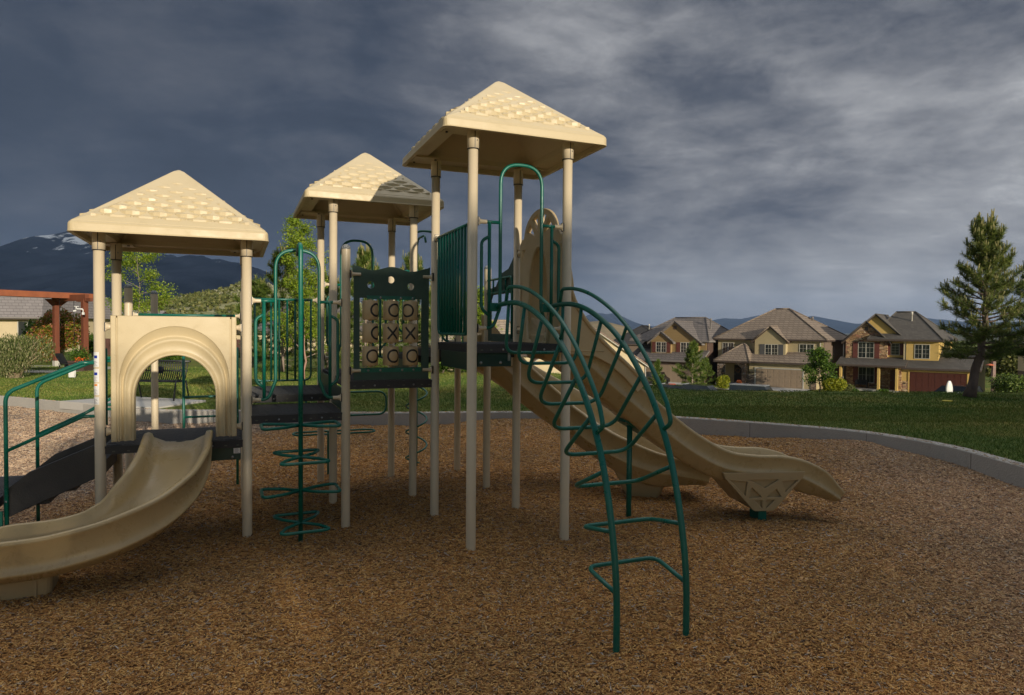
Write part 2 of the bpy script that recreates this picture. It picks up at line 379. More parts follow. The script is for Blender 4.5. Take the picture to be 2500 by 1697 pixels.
# warning stickers wrapped round the front left post
st = MB()
def wrap(a0, a1, z0, z1, m):
    n = 6; vs = []
    for z in (z0, z1):
        for i in range(n + 1):
            t = R(a0 + (a1 - a0) * i / n); r = PR + (.0012 if m == 0 else .0022); vs.append((A0 + r * math.cos(t), B1 + r * math.sin(t), z))
    st.add(vs, [(i, i + 1, i + n + 2, i + n + 1) for i in range(n)], m, True)
for z0, z1 in ((1.66, 1.76), (1.78, 1.87)): pass
for z0, z1, mm in ((1.645, 1.775, 1), (1.51, 1.625, 1), (1.395, 1.495, 2), (1.31, 1.375, 0)):
    wrap(195, 272, z0, z1, 0)
    if mm: wrap(215, 255, z1 - .055 if mm == 1 else z1 - .02, z1 - .03 if mm == 1 else z1 - .004, mm)
    k = 5
    for i in range(k): wrap(212, 256 - (i % 3) * 9, z0 + .008 + i * .009, z0 + .0115 + i * .009, 3)
obj('warning_sticker', st, [WHITE, BLUE, ORANGE, GREYP], fl)
# ---------------------------------------------------------------- decks
SLOTM = M('slot_rim', (.10, .11, .08), None, rough=.6)
def make_deck(a0, a1, b0, b1, z, th=.085, slots=True, label=None):
    g = PR * .55; a0 += g; a1 -= g; b0 -= .02; b1 += .02
    mb = MB(); mb.box(a0, a1, b0, b1, z - th, z - .004); mb.box(a0 - .004, a1 + .004, b0 - .004, b1 + .004, z - .022, z - .005)
    # raised bars of the punched top
    nb = int((b1 - b0) / .052)
    for i in range(nb):
        y = b0 + .03 + i * .052
        if y + .03 > b1 - .01: break
        x = a0 + .02 + (i % 2) * .07
        while x < a1 - .03:
            x2 = min(x + .125, a1 - .02); mb.box(x, x2, y, y + .030, z - .006, z + .001); x += .14
    L = a1 - a0
    for f in (.07, .17, .46, .64, .86, .95): mb.obox((a0 + L * f, b0 - .0045, z - .052), (.012, 0, 0), (0, .001, 0), (0, 0, .005), 1)
    for f in (.3, .76): mb.lathe([(0, -.007), (.009, -.005), (.011, 0)], (a0 + L * f, b0 - .003, z - .05), 8, 'y', 2)
    return obj('deck', mb, [DECKM, SLOTM, STEEL], play, label)
make_deck(A0, A1, B1, B2, .935, .075, label='lowest deck behind the arched panel'); make_deck(A1, A2, B1, B2, 1.16); make_deck(A1, A2, B2, B3, 1.265)
make_deck(A2, A3, B1, B2, 1.47); make_deck(A2, A3, B2, B3, 1.475); make_deck(A3, A4, B2, B3, 1.69); make_deck(A3, A4, B1, B2, 1.78); make_deck(A3, A4, B0, B1, 1.868, .078, label='highest deck')
# kick panels hanging under the decks
kp = MB(); kp.box(A3 + .06, 2.345, B0 + .012, B0 + .035, 1.665, 1.788); kp2 = MB(); kp2.box(A3 - .012, A3 + .012, 5.86, 6.70, 1.63, 1.79); obj('kick_panel', kp2, [ENCL], play)
for a in (2.05, 2.24): kp.lathe([(0, -.006), (.012, -.004), (.014, 0)], (a, B0 + .01, 1.70), 10, 'y', 1)
kp.box(2.31, 2.335, B0 + .008, B0 + .013, 1.715, 1.79, 1)
obj('kick_panel', kp, [ENCL, STEEL], play, 'dark steel panel under the highest deck')
kp = MB(); kp.box(-.40, .045, B1 + .005, B1 + .03, .74, .858)
for a in (-.3, -.03): kp.lathe([(0, -.006), (.012, -.004), (.014, 0)], (a, B1 + .004, .765), 10, 'y', 1)
kp.box(-.02, .04, B1 + .001, B1 + .004, .80, .85, 2)
for i in range(4): kp.box(-.012, .03 - (i % 2) * .01, B1 - .001, B1 + .0015, .806 + i * .011, .811 + i * .011, 3)
obj('kick_panel', kp, [ENCL, STEEL, WHITE, GREYP], play)
for bx_ in ((.99, 1.0, 7.95, 9.1, 1.17, 1.46), (A2 - .03, A2 - .01, B1 + .1, B2 - .08, 1.17, 1.39), (A3 - .02, A3, B2 + .1, B3 - .1, 1.5, 1.62)): obj('kick_panel', MB().box(*bx_), [ENCL], play)
# ---------------------------------------------------------------- clamps that carry the panels
class CL(list):
    pass
def clamp(cl, *args, **kw):
    mb = MB(); clamp_(mb, *args, **kw); cl.append(mb)
def clamps(cl, parent):
    for mb in cl: obj('bracket', mb, [POST, BLACK], parent)
def clamp_(mb, a, b, z, dirx, diry=0, L=.075, r0=.022, r1=.014, m=0, m2=1):
    """bell-shaped bracket reaching from the post surface along (dirx, diry)"""
    d = Vector((dirx, diry, 0)).normalized(); s = Vector((-d.y, d.x, 0)); c = Vector((a, b, z)) + d * (PR - .004)
    mb.obox(c, d * .007, s * .021, Vector((0, 0, .040)), m2); mb.obox(c + d * .007, d * .006, s * .018, Vector((0, 0, .035)), m)
    prof = [(0, 1.6), (.015, 1.25), (.03, 1.0), (L * .8, 1.0), (L, .98)]; vs = []; n = 14
    for x, k in prof:
        for i in range(n):
            t = 2 * math.pi * i / n; vs.append(c + d * (x + .012) + (s * math.cos(t) + Vector((0, 0, 1)) * math.sin(t) * 1.0) * r0 * k * .85)
    fs = [(i * n + k, i * n + (k + 1) % n, (i + 1) * n + (k + 1) % n, (i + 1) * n + k) for i in range(len(prof) - 1) for k in range(n)]
    mb.add(vs, fs, m, True); mb.add(vs[-n:], [tuple(range(n))], m)
# ---------------------------------------------------------------- loop rails at the deck entrances
def loop_rail(c, b, zd, along=(1, 0), bar=None, top=1.60, skip=False):
    r = .0160; mb = MB(); ax = Vector((along[0], along[1], 0)); o = Vector((c, b, zd)) if along == (1, 0) else Vector((b, c, zd))
    P3 = lambda s, z: o + ax * s + Vector((0, 0, z)); hw = .465 - PR
    # arch with legs that sweep out to the posts
    path = [P3(-hw + .03, .145), P3(-.27, .15), P3(-.205, .33), P3(-.205, top), P3(.205, top), P3(.205, .33), P3(.27, .15), P3(hw - .03, .145)]
    mb.tube(fillet(path, [0, .12, .12, .19, .19, .12, .12, 0], 10), r, 12)
    for s in (-1, 1):
        mb.tube([P3(s * (hw - .03), 1.10), P3(s * .205, 1.10)], r * .93, 10)
        mb.tube([P3(s * .31, 1.10), P3(s * .31, .165)], r, 10)
        mb.tube(fillet([P3(s * .31, .97), P3(s * .385, .93), P3(s * .385, .32), P3(s * .31, .26)], .09, 6), r * .93, 10)
    o_ = obj('loop_rail', mb, [GREEN], play); cl = CL(); w2 = .465
    for s in (-1, 1):
        for z in (.145, 1.10): q = P3(s * w2, z); clamp(cl, q.x, q.y, q.z, -s * ax.x, -s * ax.y)
    clamps(cl, o_)
    return o_
loop_rail((A1 + A2) / 2, B1, 1.16); loop_rail((A3 + A4) / 2, B0, 1.868, top=1.637); loop_rail((A2 + A3) / 2, B3, 1.475, top=1.69); loop_rail((A3 + A4) / 2, B3, 1.69, top=1.66)
# ---------------------------------------------------------------- barred barriers
def barrier(p0, p1, z0, z1, nb, r=.0125, feet=True):
    p0, p1 = Vector((*p0, 0)), Vector((*p1, 0)); d = (p1 - p0); L = d.length; d.normalize(); g = PR + .03
    Q = lambda s, z: p0 + d * s + Vector((0, 0, z)); mb = MB()
    mb.tube([Q(g, z1), Q(L - g, z1)], .015, 10)
    mb.tube(fillet([Q(g + .05, z1), Q(g + .05, z0), Q(L - g - .05, z0), Q(L - g - .05, z1)], .09, 8), r, 10)
    for i in range(1, nb): x = g + .05 + (L - 2 * g - .1) * i / nb; mb.tube([Q(x, z1), Q(x, z0)], r, 8)
    if feet:
        s = Vector((-d.y, d.x, 0))
        for f in (.22, .78): mb.obox(Q(L * f, z0 - .035), d * .012, s * .004, Vector((0, 0, .045)))
    o_ = obj('barrier', mb, [GREEN], play); cl = CL()
    clamp(cl, p0.x, p0.y, z1, d.x, d.y, .05); clamp(cl, p1.x, p1.y, z1, -d.x, -d.y, .05); clamps(cl, o_)
barrier((A3, B0), (A3, B1), 1.955, 2.955, 10, .0150); barrier((A1, B3), (A2, B3), 1.33, 2.365, 7); tr_ = obj('top_rail', MB().tube([(-1.17 + PR + .05, B3, 2.145), (A1 - PR - .05, B3, 2.145)], .0165, 10), [GREEN], play); cl = CL(); clamp(cl, -1.17, B3, 2.145, 1, 0, .05); clamp(cl, A1, B3, 2.145, -1, 0, .05); clamps(cl, tr_)
# ---------------------------------------------------------------- arched crawl-through panel
def arch(c, w, zs, zt, zb, n=26):
    return [(c - w, zb)] + [(c - w * math.cos(math.pi * i / n), zs + (zt - zs) * math.sin(math.pi * i / n)) for i in range(n + 1)] + [(c + w, zb)]
ap = MB(); cx = -.51; zb = .972; yb = B1 - .055
A_ = arch(cx, .452, 1.50, 2.005, zb)
v, f = panel2d([(-.975, zb), (-.975, 2.10), (-.045, 2.10), (-.045, zb)] + [q for q in A_[::-1]], [], .10, .006)
ap.add([(s, yb + .05 - n, t) for s, t, n in v], f)
for x0, x1 in ((-1.028, -.983), (-.037, .008)):
    v, f = panel2d([(x0, zb), (x1, zb), (x1, 2.10), (x0, 2.10)], [], .105, .008); ap.add([(s, yb + .05 - n, t) for s, t, n in v], f)
ap.box(-1.0, -.95, yb + .01, yb + .09, zb + .01, 2.08); ap.box(-.07, -.02, yb + .01, yb + .09, zb + .01, 2.08)
curv = [(.452, 2.005, .002), (.430, 1.925, .040), (.424, 1.912, .040), (.418, 1.90, .006), (.408, 1.880, .000), (.400, 1.865, .006), (.372, 1.79, .034), (.360, 1.772, .020), (.352, 1.762, .004), (.343, 1.752, .0), (.336, 1.742, .010), (.334, 1.738, .10)]
vs = []; nn = len(A_)
for w_, zt, dep in curv:
    for i, (s, t) in enumerate(arch(cx, w_, 1.50 - (.452 - w_) * 1.2, zt, zb + .004)): vs.append((s, yb + dep, t))
fs = [(i * nn + k, (i + 1) * nn + k, (i + 1) * nn + k + 1, i * nn + k + 1) for i in range(len(curv) - 1) for k in range(nn - 1)]
ap.add(vs, fs, 0, True)
pan = obj('arch_panel', ap, [BEIGE], play); cl = CL()
for z in (1.06, 2.0): clamp(cl, A0, B1, z, 1, 0, .055, .028); clamp(cl, A1, B1, z, -1, 0, .055, .028)
clamps(cl, pan)
# ---------------------------------------------------------------- noughts and crosses panel
tp = MB(); x0, x1, zz0, zz1 = 1.105, 1.885, 1.478, 2.64
top = []
N_ = 30
for i in range(N_ + 1):
    t = i / N_; top.append((x0 - .012 + (x1 - x0 + .024) * t, 2.617 + .021 * math.cos(2 * math.pi * 2 * (t - .5)) * (1 if abs(t - .5) < .25 else 1.0) + (.012 if t in (0, 1) else 0)))
outer = [(x0, zz0), (x1, zz0), (x1, 2.52)] + [(x1 + .012, 2.56)] + top[::-1] + [(x0 - .012, 2.56), (x0, 2.52)]
holes = [[(1.165, 1.602), (1.165, 2.312), (1.805, 2.312), (1.805, 1.602)]] + [ell(x, z, .036, .036, 20) for x, z in ((1.278, 2.447), (1.484, 2.505), (1.690, 2.440))]
v, f = panel2d(outer, holes, .019, .003); tp.add([(s, B1 - .012 - n, t) for s, t, n in v], f)
ttt = obj('game_panel', tp, [HDPE], play, 'dark green board with nine turning blocks')
br = MB(); br.box(1.235, 1.735, B1 - .030, B1 - .022, 2.300, 2.338); br.box(1.165, 1.80, B1 - .030, B1 - .022, 1.555, 1.598)
for x in (1.375, 1.585, 1.71): br.lathe([(0, -.008), (.010, -.005), (.013, 0)], (x, B1 - .030, 2.318), 10, 'y', 1)
for x in (1.25, 1.375, 1.60, 1.72): br.lathe([(0, -.008), (.010, -.005), (.013, 0)], (x, B1 - .030, 1.575), 10, 'y', 1)
for x in (1.272, 1.484, 1.690): br.lathe([(.006, 1.55), (.006, 2.33)], (x, B1 - .012, 0), 8, m=1)
obj('mounting_bar', br, [GREEN, STEEL], ttt)
marks = [[('O', 40), ('O', 18), ('O', -38)], [('O', 44), ('X', 3), ('X', -14)], [('O', 12), ('O', 12), ('O', 5)]]
def mark_ring(mb, c, r, ang, kind):
    """black mark laid on the cylinder face, ang = turn of its centre"""
    def on(u, v_, h=.0012):
        t = -math.pi / 2 + R(ang) + u / r; return (c[0] + (r + h) * math.cos(t), c[1] + (r + h) * math.sin(t), c[2] + v_)
    if kind == 'O':
        n = 36; vs = []
        for i in range(n):
            a = 2 * math.pi * i / n
            for rr in (.051, .0705): vs.append(on(rr * math.cos(a), rr * math.sin(a)))
        mb.add(vs, [(2 * i, 2 * i + 1, (2 * i + 3) % (2 * n), (2 * i + 2) % (2 * n)) for i in range(n)], 1)
    else:
        for sgn in (1, -1):
            n = 8; vs = []
            for i in range(n + 1):
                t = -1 + 2 * i / n; u, v_ = t * .052, sgn * t * .062; q = .0100
                vs += [on(u - q * sgn * .77, v_ + q * .64, .0012 + (sgn < 0) * .0006), on(u + q * sgn * .77, v_ - q * .64, .0012 + (sgn < 0) * .0006)]
            mb.add(vs, [(2 * i, 2 * i + 1, 2 * i + 3, 2 * i + 2) for i in range(n)], 1)
BLK = M('tan_block', (.58, .43, .24), (.52, .385, .21), 5, .45, .05, 60)
for row, z in enumerate((2.190, 1.957, 1.722)):
    for col_, x in enumerate((1.272, 1.484, 1.690)):
        mb = MB(); r = .080; c = (x, B1 - .012, z); mb.lathe([(.02, -.112), (.02, -.098), (r - .006, -.098), (r, -.092), (r, .092), (r - .006, .098), (.02, .098), (.02, .112)], c, 32)
        mark_ring(mb, c, r, marks[row][col_][1], marks[row][col_][0])
        mark_ring(mb, c, r, marks[row][col_][1] + 125, 'X' if marks[row][col_][0] == 'O' else 'O')
        obj('turning_block', mb, [BLK, BLACK], ttt, 'tan block showing a black %s' % ('circle' if marks[row][col_][0] == 'O' else 'cross'))
cl = CL()
for z in (1.575, 2.548):
    clamp(cl, A2, B1 - .035, z, 1, 0, .09, .019); clamp(cl, A3, B1 - .035, z, -1, 0, .09, .019)
clamps(cl, ttt)
# ---------------------------------------------------------------- flower climber
def teardrop(c, ang, L=.335, W=.20, z=0):
    u = Vector((math.cos(ang), math.sin(ang), 0)); s = Vector((-u.y, u.x, 0)); o = Vector(c)
    pts = [o, o + u * L * .45 + s * W * .62, o + u * L + s * W, o + u * L - s * W, o + u * L * .45 - s * W * .62]
    return fillet(pts, [0, .1, .055, .055, .1], 7, True)
fp = MB(); fx, fy = .565, 6.635
fp.tube(fillet([(fx, fy, -.1), (fx, fy, 2.79), (fx, fy + .18, 2.79), (fx, B1, 2.72)], [0, .085, .1, 0], 10), .0215, 14)
fc = obj('flower_climber', fp, [GREEN], play, 'green pole with figure-eight foot loops')
for k, z in enumerate((1.088, .79, .472, .168)):
    lp = MB(); base = 0.02 if k % 2 == 0 else math.pi / 2 + .05
    for s in (0, 1):
        pts = teardrop((fx, fy, z), base + s * math.pi, .345 if k % 2 == 0 else .335, .19 if k % 2 == 0 else .235); lp.tube(pts, .0150, 10, True)
    obj('foot_loop', lp, [GREEN], fc)
# ---------------------------------------------------------------- arched ladder
prof = [(5.70, 2.20), (5.60, 2.225), (5.25, 2.225), (4.92, 2.155), (4.57, 2.005), (4.31, 1.825), (4.09, 1.61), (3.93, 1.40), (3.80, 1.165), (3.70, .88), (3.63, .58), (3.60, .30), (3.60, -.12)]
PRF = catmull([(0, b, z) for b, z in prof], 6)
lad = None
for a in (2.18, 2.70):
    mb = MB().tube([(a, p.y, p.z) for p in PRF], .0215, 14); mb.box(a - .07, a + .02, B0 - .06, B0 + .0, 2.165, 2.24)
    if lad is None: lad = obj('arched_ladder', mb, [GREEN], play, 'green arched ladder with hanging loop rungs')
    else: obj('side_rail', mb, [GREEN], lad)
L_at = lambda z: min(PRF, key=lambda p: abs(p.z - z) + (0 if p.y < 5.3 else 9))
# rung loops: rail height on the arch, reach of the loop, sideways bulge
RG = [((5.43, 2.225), (5.47, 1.80)), ((5.08, 2.20), (5.20, 1.72)), ((4.74, 2.085), (5.02, 1.57)), ((4.42, 1.91), (4.80, 1.42)), ((4.16, 1.68), (4.56, 1.26)), ((3.95, 1.43), (4.36, 1.10)), ((3.77, 1.10), (4.19, .91)), ((3.66, .74), (4.05, .67)), ((3.60, .37), (3.97, .42))]
for (b0, z0), (b1, z1) in RG:
    q = [(2.18, b0, z0), (2.17, b1, z1), (2.71, b1, z1), (2.70, b0, z0)]; mid = [Vector(x) for x in q]
    obj('rung', MB().tube(fillet([mid[0], mid[0].lerp(mid[1], .55), mid[1], mid[2], mid[3].lerp(mid[2], .55), mid[3]], [0, .15, .16, .16, .15, 0], 7), .0152, 10), [GREEN], lad)
for a in (2.18, 2.70):
    hp = []
    for p, q in zip(PRF[:-1], PRF[1:]):
        if p.y > 5.42 or p.z < 1.42: continue
        t = (q - p).normalized(); n_ = Vector((0, t.z, -t.y)); n_ = n_ if n_.z > 0 else -n_
        hp.append(Vector((a, p.y, p.z)) + n_ * .135)
    e = L_at(1.32); path = [(a, 5.50, 2.23), (a, hp[0].y + .08, hp[0].z + .0)] + hp + [(a, hp[-1].y - .055, hp[-1].z - .13), (a, e.y, e.z)]
    mb = MB().tube(fillet(path, .05, 5), .0160, 10)
    m0 = L_at(1.93); mb.tube([(a, m0.y, m0.z), (a, m0.y - .07, m0.z + .12)], .0125, 8)
    obj('handrail', mb, [GREEN], lad)
sm = lambda e0, e1, x: (lambda t: t * t * (3 - 2 * t))(max(0, min(1, (x - e0) / (e1 - e0))))
# ---------------------------------------------------------------- slides
def slide_sweep(mb, path, w, wall, prof_fn=None, m=0, bottom=.09, sub=6, lip=.03):
    """path: centre line of the bed (a, b, z); w half width of the bed; wall: function t -> (left wall, right wall) heights"""
    P_ = catmull(path, sub); n = len(P_); rg = []; rim = []
    for i, p in enumerate(P_):
        t = i / (n - 1); d = (P_[min(n - 1, i + 1)] - P_[max(0, i - 1)]); dh = Vector((d.x, d.y, 0)).normalized(); s = Vector((dh.y, -dh.x, 0))  # s points to the rider's right
        tn = d.normalized(); up = s.cross(tn).normalized(); up = up if up.z > 0 else -up
        wl, wr = wall(t)
        Q = lambda x, h: p + s * x + up * h
        g = bottom * (1 - .55 * sm(.80, 1, t))
        row = [(-w - .02, wl + .010), (-w + .006, wl), (-w + .022, wl * .55), (-w + .05, .035), (-w + .12, .002), (0, -.004), (w - .12, .002), (w - .05, .035), (w - .022, wr * .55), (w - .006, wr), (w + .02, wr + .010),
               (w + .045, wr + .004), (w + .052, wr - .02), (w + .044, wr - .03), (w + .040, wr * .3), (w + .038, -.005), (w + .046, -.012), (w + .046, -.030), (w + .036, -.036), (w - .01, -g * .85), (w - .07, -g), (-w + .07, -g), (-w + .01, -g * .85), (-w - .036, -.036), (-w - .046, -.030), (-w - .046, -.012), (-w - .038, -.005), (-w - .040, wl * .3), (-w - .044, wl - .03), (-w - .052, wl - .02), (-w - .045, wl + .004)]
        rg.append([Q(x, h) for x, h in row])
    mb.rings(rg, m, True, True, True); return P_
# front slide, curving to the left of the lowest deck
s1 = MB(); path1 = [(-.485, 7.02, .938), (-.485, 6.90, .93), (-.485, 6.72, .87), (-.50, 6.50, .745), (-.57, 6.27, .59), (-.72, 6.09, .45), (-.95, 5.99, .345), (-1.22, 5.97, .28), (-1.50, 5.99, .255), (-1.80, 6.03, .245), (-2.0, 6.05, .21)]
slide_sweep(s1, path1, .235, lambda t: ((.085 + .13 * sm(0, .45, t)) * (1 - .45 * sm(.82, 1, t)), (.085 + .13 * sm(0, .45, t)) * (1 - .45 * sm(.82, 1, t))), bottom=.10, sub=8)
sl1 = obj('slide', s1, [SLIDEM], play, 'short tan slide curving left from the lowest deck')
ft = MB()
pts = [ringp for ringp in ()]
def block(mb, c, ux, hx, hy, z0, z1, tap=.93, m=0, cr=.05):
    c = Vector((*c, 0)); ux = Vector((*ux, 0)).normalized(); uy = Vector((-ux.y, ux.x, 0)); rg = []
    for z, k in ((z0, tap), (z0 + .01, tap + .005), (z1, 1)):
        ring = []
        for kk, (sx, sy) in enumerate(((1, 1), (-1, 1), (-1, -1), (1, -1))):
            for i in range(5):
                a = math.pi / 2 * (kk + i / 4); ring.append(c + ux * (sx * (hx * k - cr) + cr * math.cos(a)) + uy * (sy * (hy * k - cr) + cr * math.sin(a)) + Vector((0, 0, z)))
        rg.append(ring)
    mb.rings(rg, m, False, True, True)
block(ft, (-1.62, 6.03), (1, .06), .36, .19, -.08, .20)
for a in (-1.9, -1.60, -1.36): ft.box(a - .010, a + .010, 5.835 + (a + 1.62) * .06, 5.86 + (a + 1.62) * .06, -.05, .19)
obj('slide_foot', ft, [SLIDEB], sl1)
# long slide from the highest deck
s3 = MB(); path3 = [(2.86, 6.365, 1.875), (3.02, 6.365, 1.86), (3.25, 6.36, 1.735), (3.6, 6.34, 1.47), (4.0, 6.29, 1.165), (4.35, 6.22, .895), (4.66, 6.13, .69), (4.93, 6.04, .56), (5.22, 5.95, .515), (5.48, 5.88, .505), (5.70, 5.83, .455), (5.88, 5.79, .37), (6.04, 5.76, .275), (6.17, 5.74, .19)]
slide_sweep(s3, path3, .235, lambda t: ((.16 + .10 * (1 - sm(0, .22, t))) * (1 - .55 * sm(.84, 1, t)), (.16 + .10 * (1 - sm(0, .22, t))) * (1 - .55 * sm(.84, 1, t))), bottom=.17, sub=7)
sl3 = obj('slide', s3, [SLIDEM], play, 'long straight tan slide with a humped end')
# ribs and foot of the long slide
P3_ = catmull(path3, 7); rb = MB()
for i in range(8, len(P3_) - 34, 1):
    pass
foot = MB()
def sidev(p, q): d = (q - p); d.z = 0; d.normalize(); return d, Vector((d.y, -d.x, 0))
c0 = Vector((5.30, 5.93, 0)); d0, sd = sidev(Vector((5.22, 5.95, 0)), Vector((5.55, 5.86, 0)))
out = [(-.46, .50), (.46, .50), (.44, .44), (.13, .105), (.10, .085), (-.10, .085), (-.13, .105), (-.44, .44)]
tri_holes = [[(-.38, .42), (-.19, .40), (-.21, .25)], [(.20, .40), (.38, .41), (.24, .28)], [(-.16, .42), (.16, .42), (.01, .33)], [(-.14, .34), (-.03, .235), (-.17, .225)], [(.14, .32), (.19, .235), (.03, .235)], [(-.11, .20), (-.02, .20), (-.02, .115)], [(.02, .20), (.12, .20), (.03, .115)]]
for side_ in (1, -1):
    pl = c0 + sd * .285 * side_
    to3 = lambda s_, z_, n_: pl + d0 * s_ + Vector((0, 0, z_)) + sd * side_ * n_
    v, f = panel2d(out, tri_holes, .06, .006); foot.add([to3(s, t, n - .02) for s, t, n in v], f if side_ < 0 else [q[::-1] for q in f])
    foot.add([to3(s, t, -.020) for s, t in out], [tuple(range(len(out)))])
foot.add([c0 + d0 * s_ + sd * k * .28 + Vector((0, 0, z_)) for s_, z_ in ((-.43, .42), (-.12, .10), (.12, .10), (.43, .42)) for k in (-1, 1)], [(0, 1, 3, 2), (2, 3, 5, 4), (4, 5, 7, 6)])
obj('slide_foot', foot, [SLIDEB], sl3)
fm0 = MB(); fm = MB(); fm0.obox(c0 + Vector((0, 0, .02)) + sd * .16, d0 * .045, sd * .1, Vector((0, 0, .14))); fm.tube([(3.97, 6.33, -.12), (3.97, 6.33, 1.03)], .030, 14)
fm.poly([(3.86, 6.20, 1.02), (4.20, 6.17, .82), (4.22, 6.17, .86), (3.9, 6.20, 1.10)], (0, 1, 0), .26)
obj('slide_support', fm, [GREEN], sl3); obj('foot_post', fm0, [GREEN], sl3)
# curved slide from the rear deck
s2 = MB(); path2 = [(2.86, 8.53, 1.70), (3.02, 8.53, 1.68), (3.26, 8.52, 1.55), (3.55, 8.46, 1.33), (3.85, 8.30, 1.10), (4.10, 8.05, .90), (4.26, 7.75, .74), (4.38, 7.45, .60), (4.52, 7.18, .47), (4.72, 6.95, .37), (4.98, 6.80, .32), (5.22, 6.72, .26)]
slide_sweep(s2, path2, .25, lambda t: (.26 - .10 * sm(.7, 1, t), .24 - .10 * sm(.7, 1, t)), bottom=.22, sub=8)
sl2 = obj('slide', s2, [SLIDEM], play, 'curved tan slide sweeping down behind the long slide')
ft = MB(); block(ft, (4.62, 7.05), (.75, -.66), .34, .16, -.12, .30, .45); obj('slide_foot', ft, [SLIDEB], sl2)
HOODM = M('hood_plastic', (.60, .46, .26), (.55, .42, .235), 1.8, .42, .04, 50, scuff=.3)
# hooded entrance of the long slide (panel in the plane a = A4) with its flared side walls
def hood_outline():
    o = [(5.87, 1.845), (6.86, 1.845), (6.86, 2.92), (6.80, 2.98), (6.76, 2.97)] + [(6.365 + .385 * math.cos(t), 2.97 + .27 * math.sin(t)) for t in [math.pi * i / 20 for i in range(1, 20)]] + [(5.97, 2.97), (5.93, 2.98), (5.87, 2.92)]
    return o
hd = MB(); hole = arch(6.365, .235, 2.42, 2.86, 1.95, 20)
fan = []
for i in range(4):
    a0, a1 = R(22 + i * 37), R(22 + i * 37 + 25); fan.append([(6.365 + .34 * math.cos(a0) * .98, 2.95 + .235 * math.sin(a0)), (6.365 + .34 * math.cos(a1) * .98, 2.95 + .235 * math.sin(a1)), (6.365 + .13 * math.cos((a0 + a1) / 2), 2.93 + .08 * math.sin((a0 + a1) / 2))])
holes = [hole] + fan + [[(5.91, 2.36), (5.945, 2.36), (5.93, 2.62)], [(6.785, 2.36), (6.82, 2.36), (6.80, 2.62)], [(5.93, 2.74), (6.02, 2.86), (5.93, 2.86)], [(6.71, 2.86), (6.80, 2.74), (6.80, 2.86)]]
v, f = panel2d(hood_outline(), holes, .05, .008); hd.add([(A4 + .005 + n, s, t) for s, t, n in v], f)
# rolled rim of the opening, tunnel and the inner lattice
rim = [(A4 - .012, q[0], q[1]) for q in hole]; hd.tube(rim, .018, 8)
tun = []
for x, k in ((.0, 1.0), (.11, .97), (.27, .93), (.40, .90)): tun.append([(A4 + x, 6.365 + (q[0] - 6.365) * k, 1.95 + (q[1] - 1.95) * (k if q[1] > 1.96 else 1)) for q in hole])
nn = len(hole); hd.add([p for r in tun for p in r], [(i * nn + k, i * nn + k + 1, (i + 1) * nn + k + 1, (i + 1) * nn + k) for i in range(2) for k in range(nn - 1)], 0, True)
xi = A4 + .27
for ang in (35, 62, 90, 118, 145): hd.obox((xi, 6.365 + .13 * math.cos(R(ang)), 2.46 + .15 * math.sin(R(ang))), (.012, 0, 0), (0, .075 * math.cos(R(ang)), .085 * math.sin(R(ang))), (0, -.011 * math.sin(R(ang)), .011 * math.cos(R(ang))))
hd.tube([(xi, 6.365 + .20 * math.cos(math.pi * i / 16), 2.42 + .24 * math.sin(math.pi * i / 16)) for i in range(17)], .016, 8); hd.tube([(xi, 6.365 + .085 * math.cos(math.pi * i / 12), 2.42 + .10 * math.sin(math.pi * i / 12)) for i in range(13)], .013, 8); hd.tube([(xi, 6.15, 2.42), (xi, 6.58, 2.42)], .015, 8)
for q in ((6.84, 2.35, .004, .10), (5.90, 2.10, .004, .12), (6.84, 2.0, .004, .08)): hd.box(A4 - .026, A4 - .0205, q[0] - .03, q[0] - .022, q[1] - q[3], q[1] + q[3])
# flared side walls: profile in (a, z), set at both sides
wall = [(2.95, 1.62), (2.95, 2.78), (3.02, 2.68), (3.05, 2.50), (3.10, 2.33), (3.19, 2.17), (3.33, 2.00), (3.52, 1.82), (3.72, 1.66), (3.9, 1.50), (3.95, 1.44), (3.86, 1.36), (3.70, 1.52), (3.52, 1.66), (3.36, 1.735), (3.05, 1.765)]
for b_ in (6.025, 6.705):
    v, f = panel2d(wall, [], .035, .008); hd.add([(s, b_ - n, t) for s, t, n in v], f)
for b_, sg_ in ((6.005, -1), (6.725, 1)):
    hd.tube([(2.96, b_, 1.80), (3.45, b_, 1.79)], .007, 6); hd.tube([(2.96, b_, 2.42), (3.2, b_, 2.14), (3.5, b_, 1.83)], .006, 6)
rimp = [(p[0], p[1]) for p in wall[1:11]]
for b_ in (6.005, 6.725): hd.tube(catmull([(x, b_, z) for x, z in rimp], 4), .022, 8)
hd.box(2.93, 3.0, 5.88, 6.85, 1.80, 1.95)
hood = obj('slide_hood', hd, [HOODM], play, 'arched tan hood over the entrance of the long slide'); cl = CL()
for z in (2.0, 2.84): clamp(cl, A4, B0, z, 0, 1, .06, .02); clamp(cl, A4, B1, z, 0, -1, .06, .02)
clamps(cl, hood)
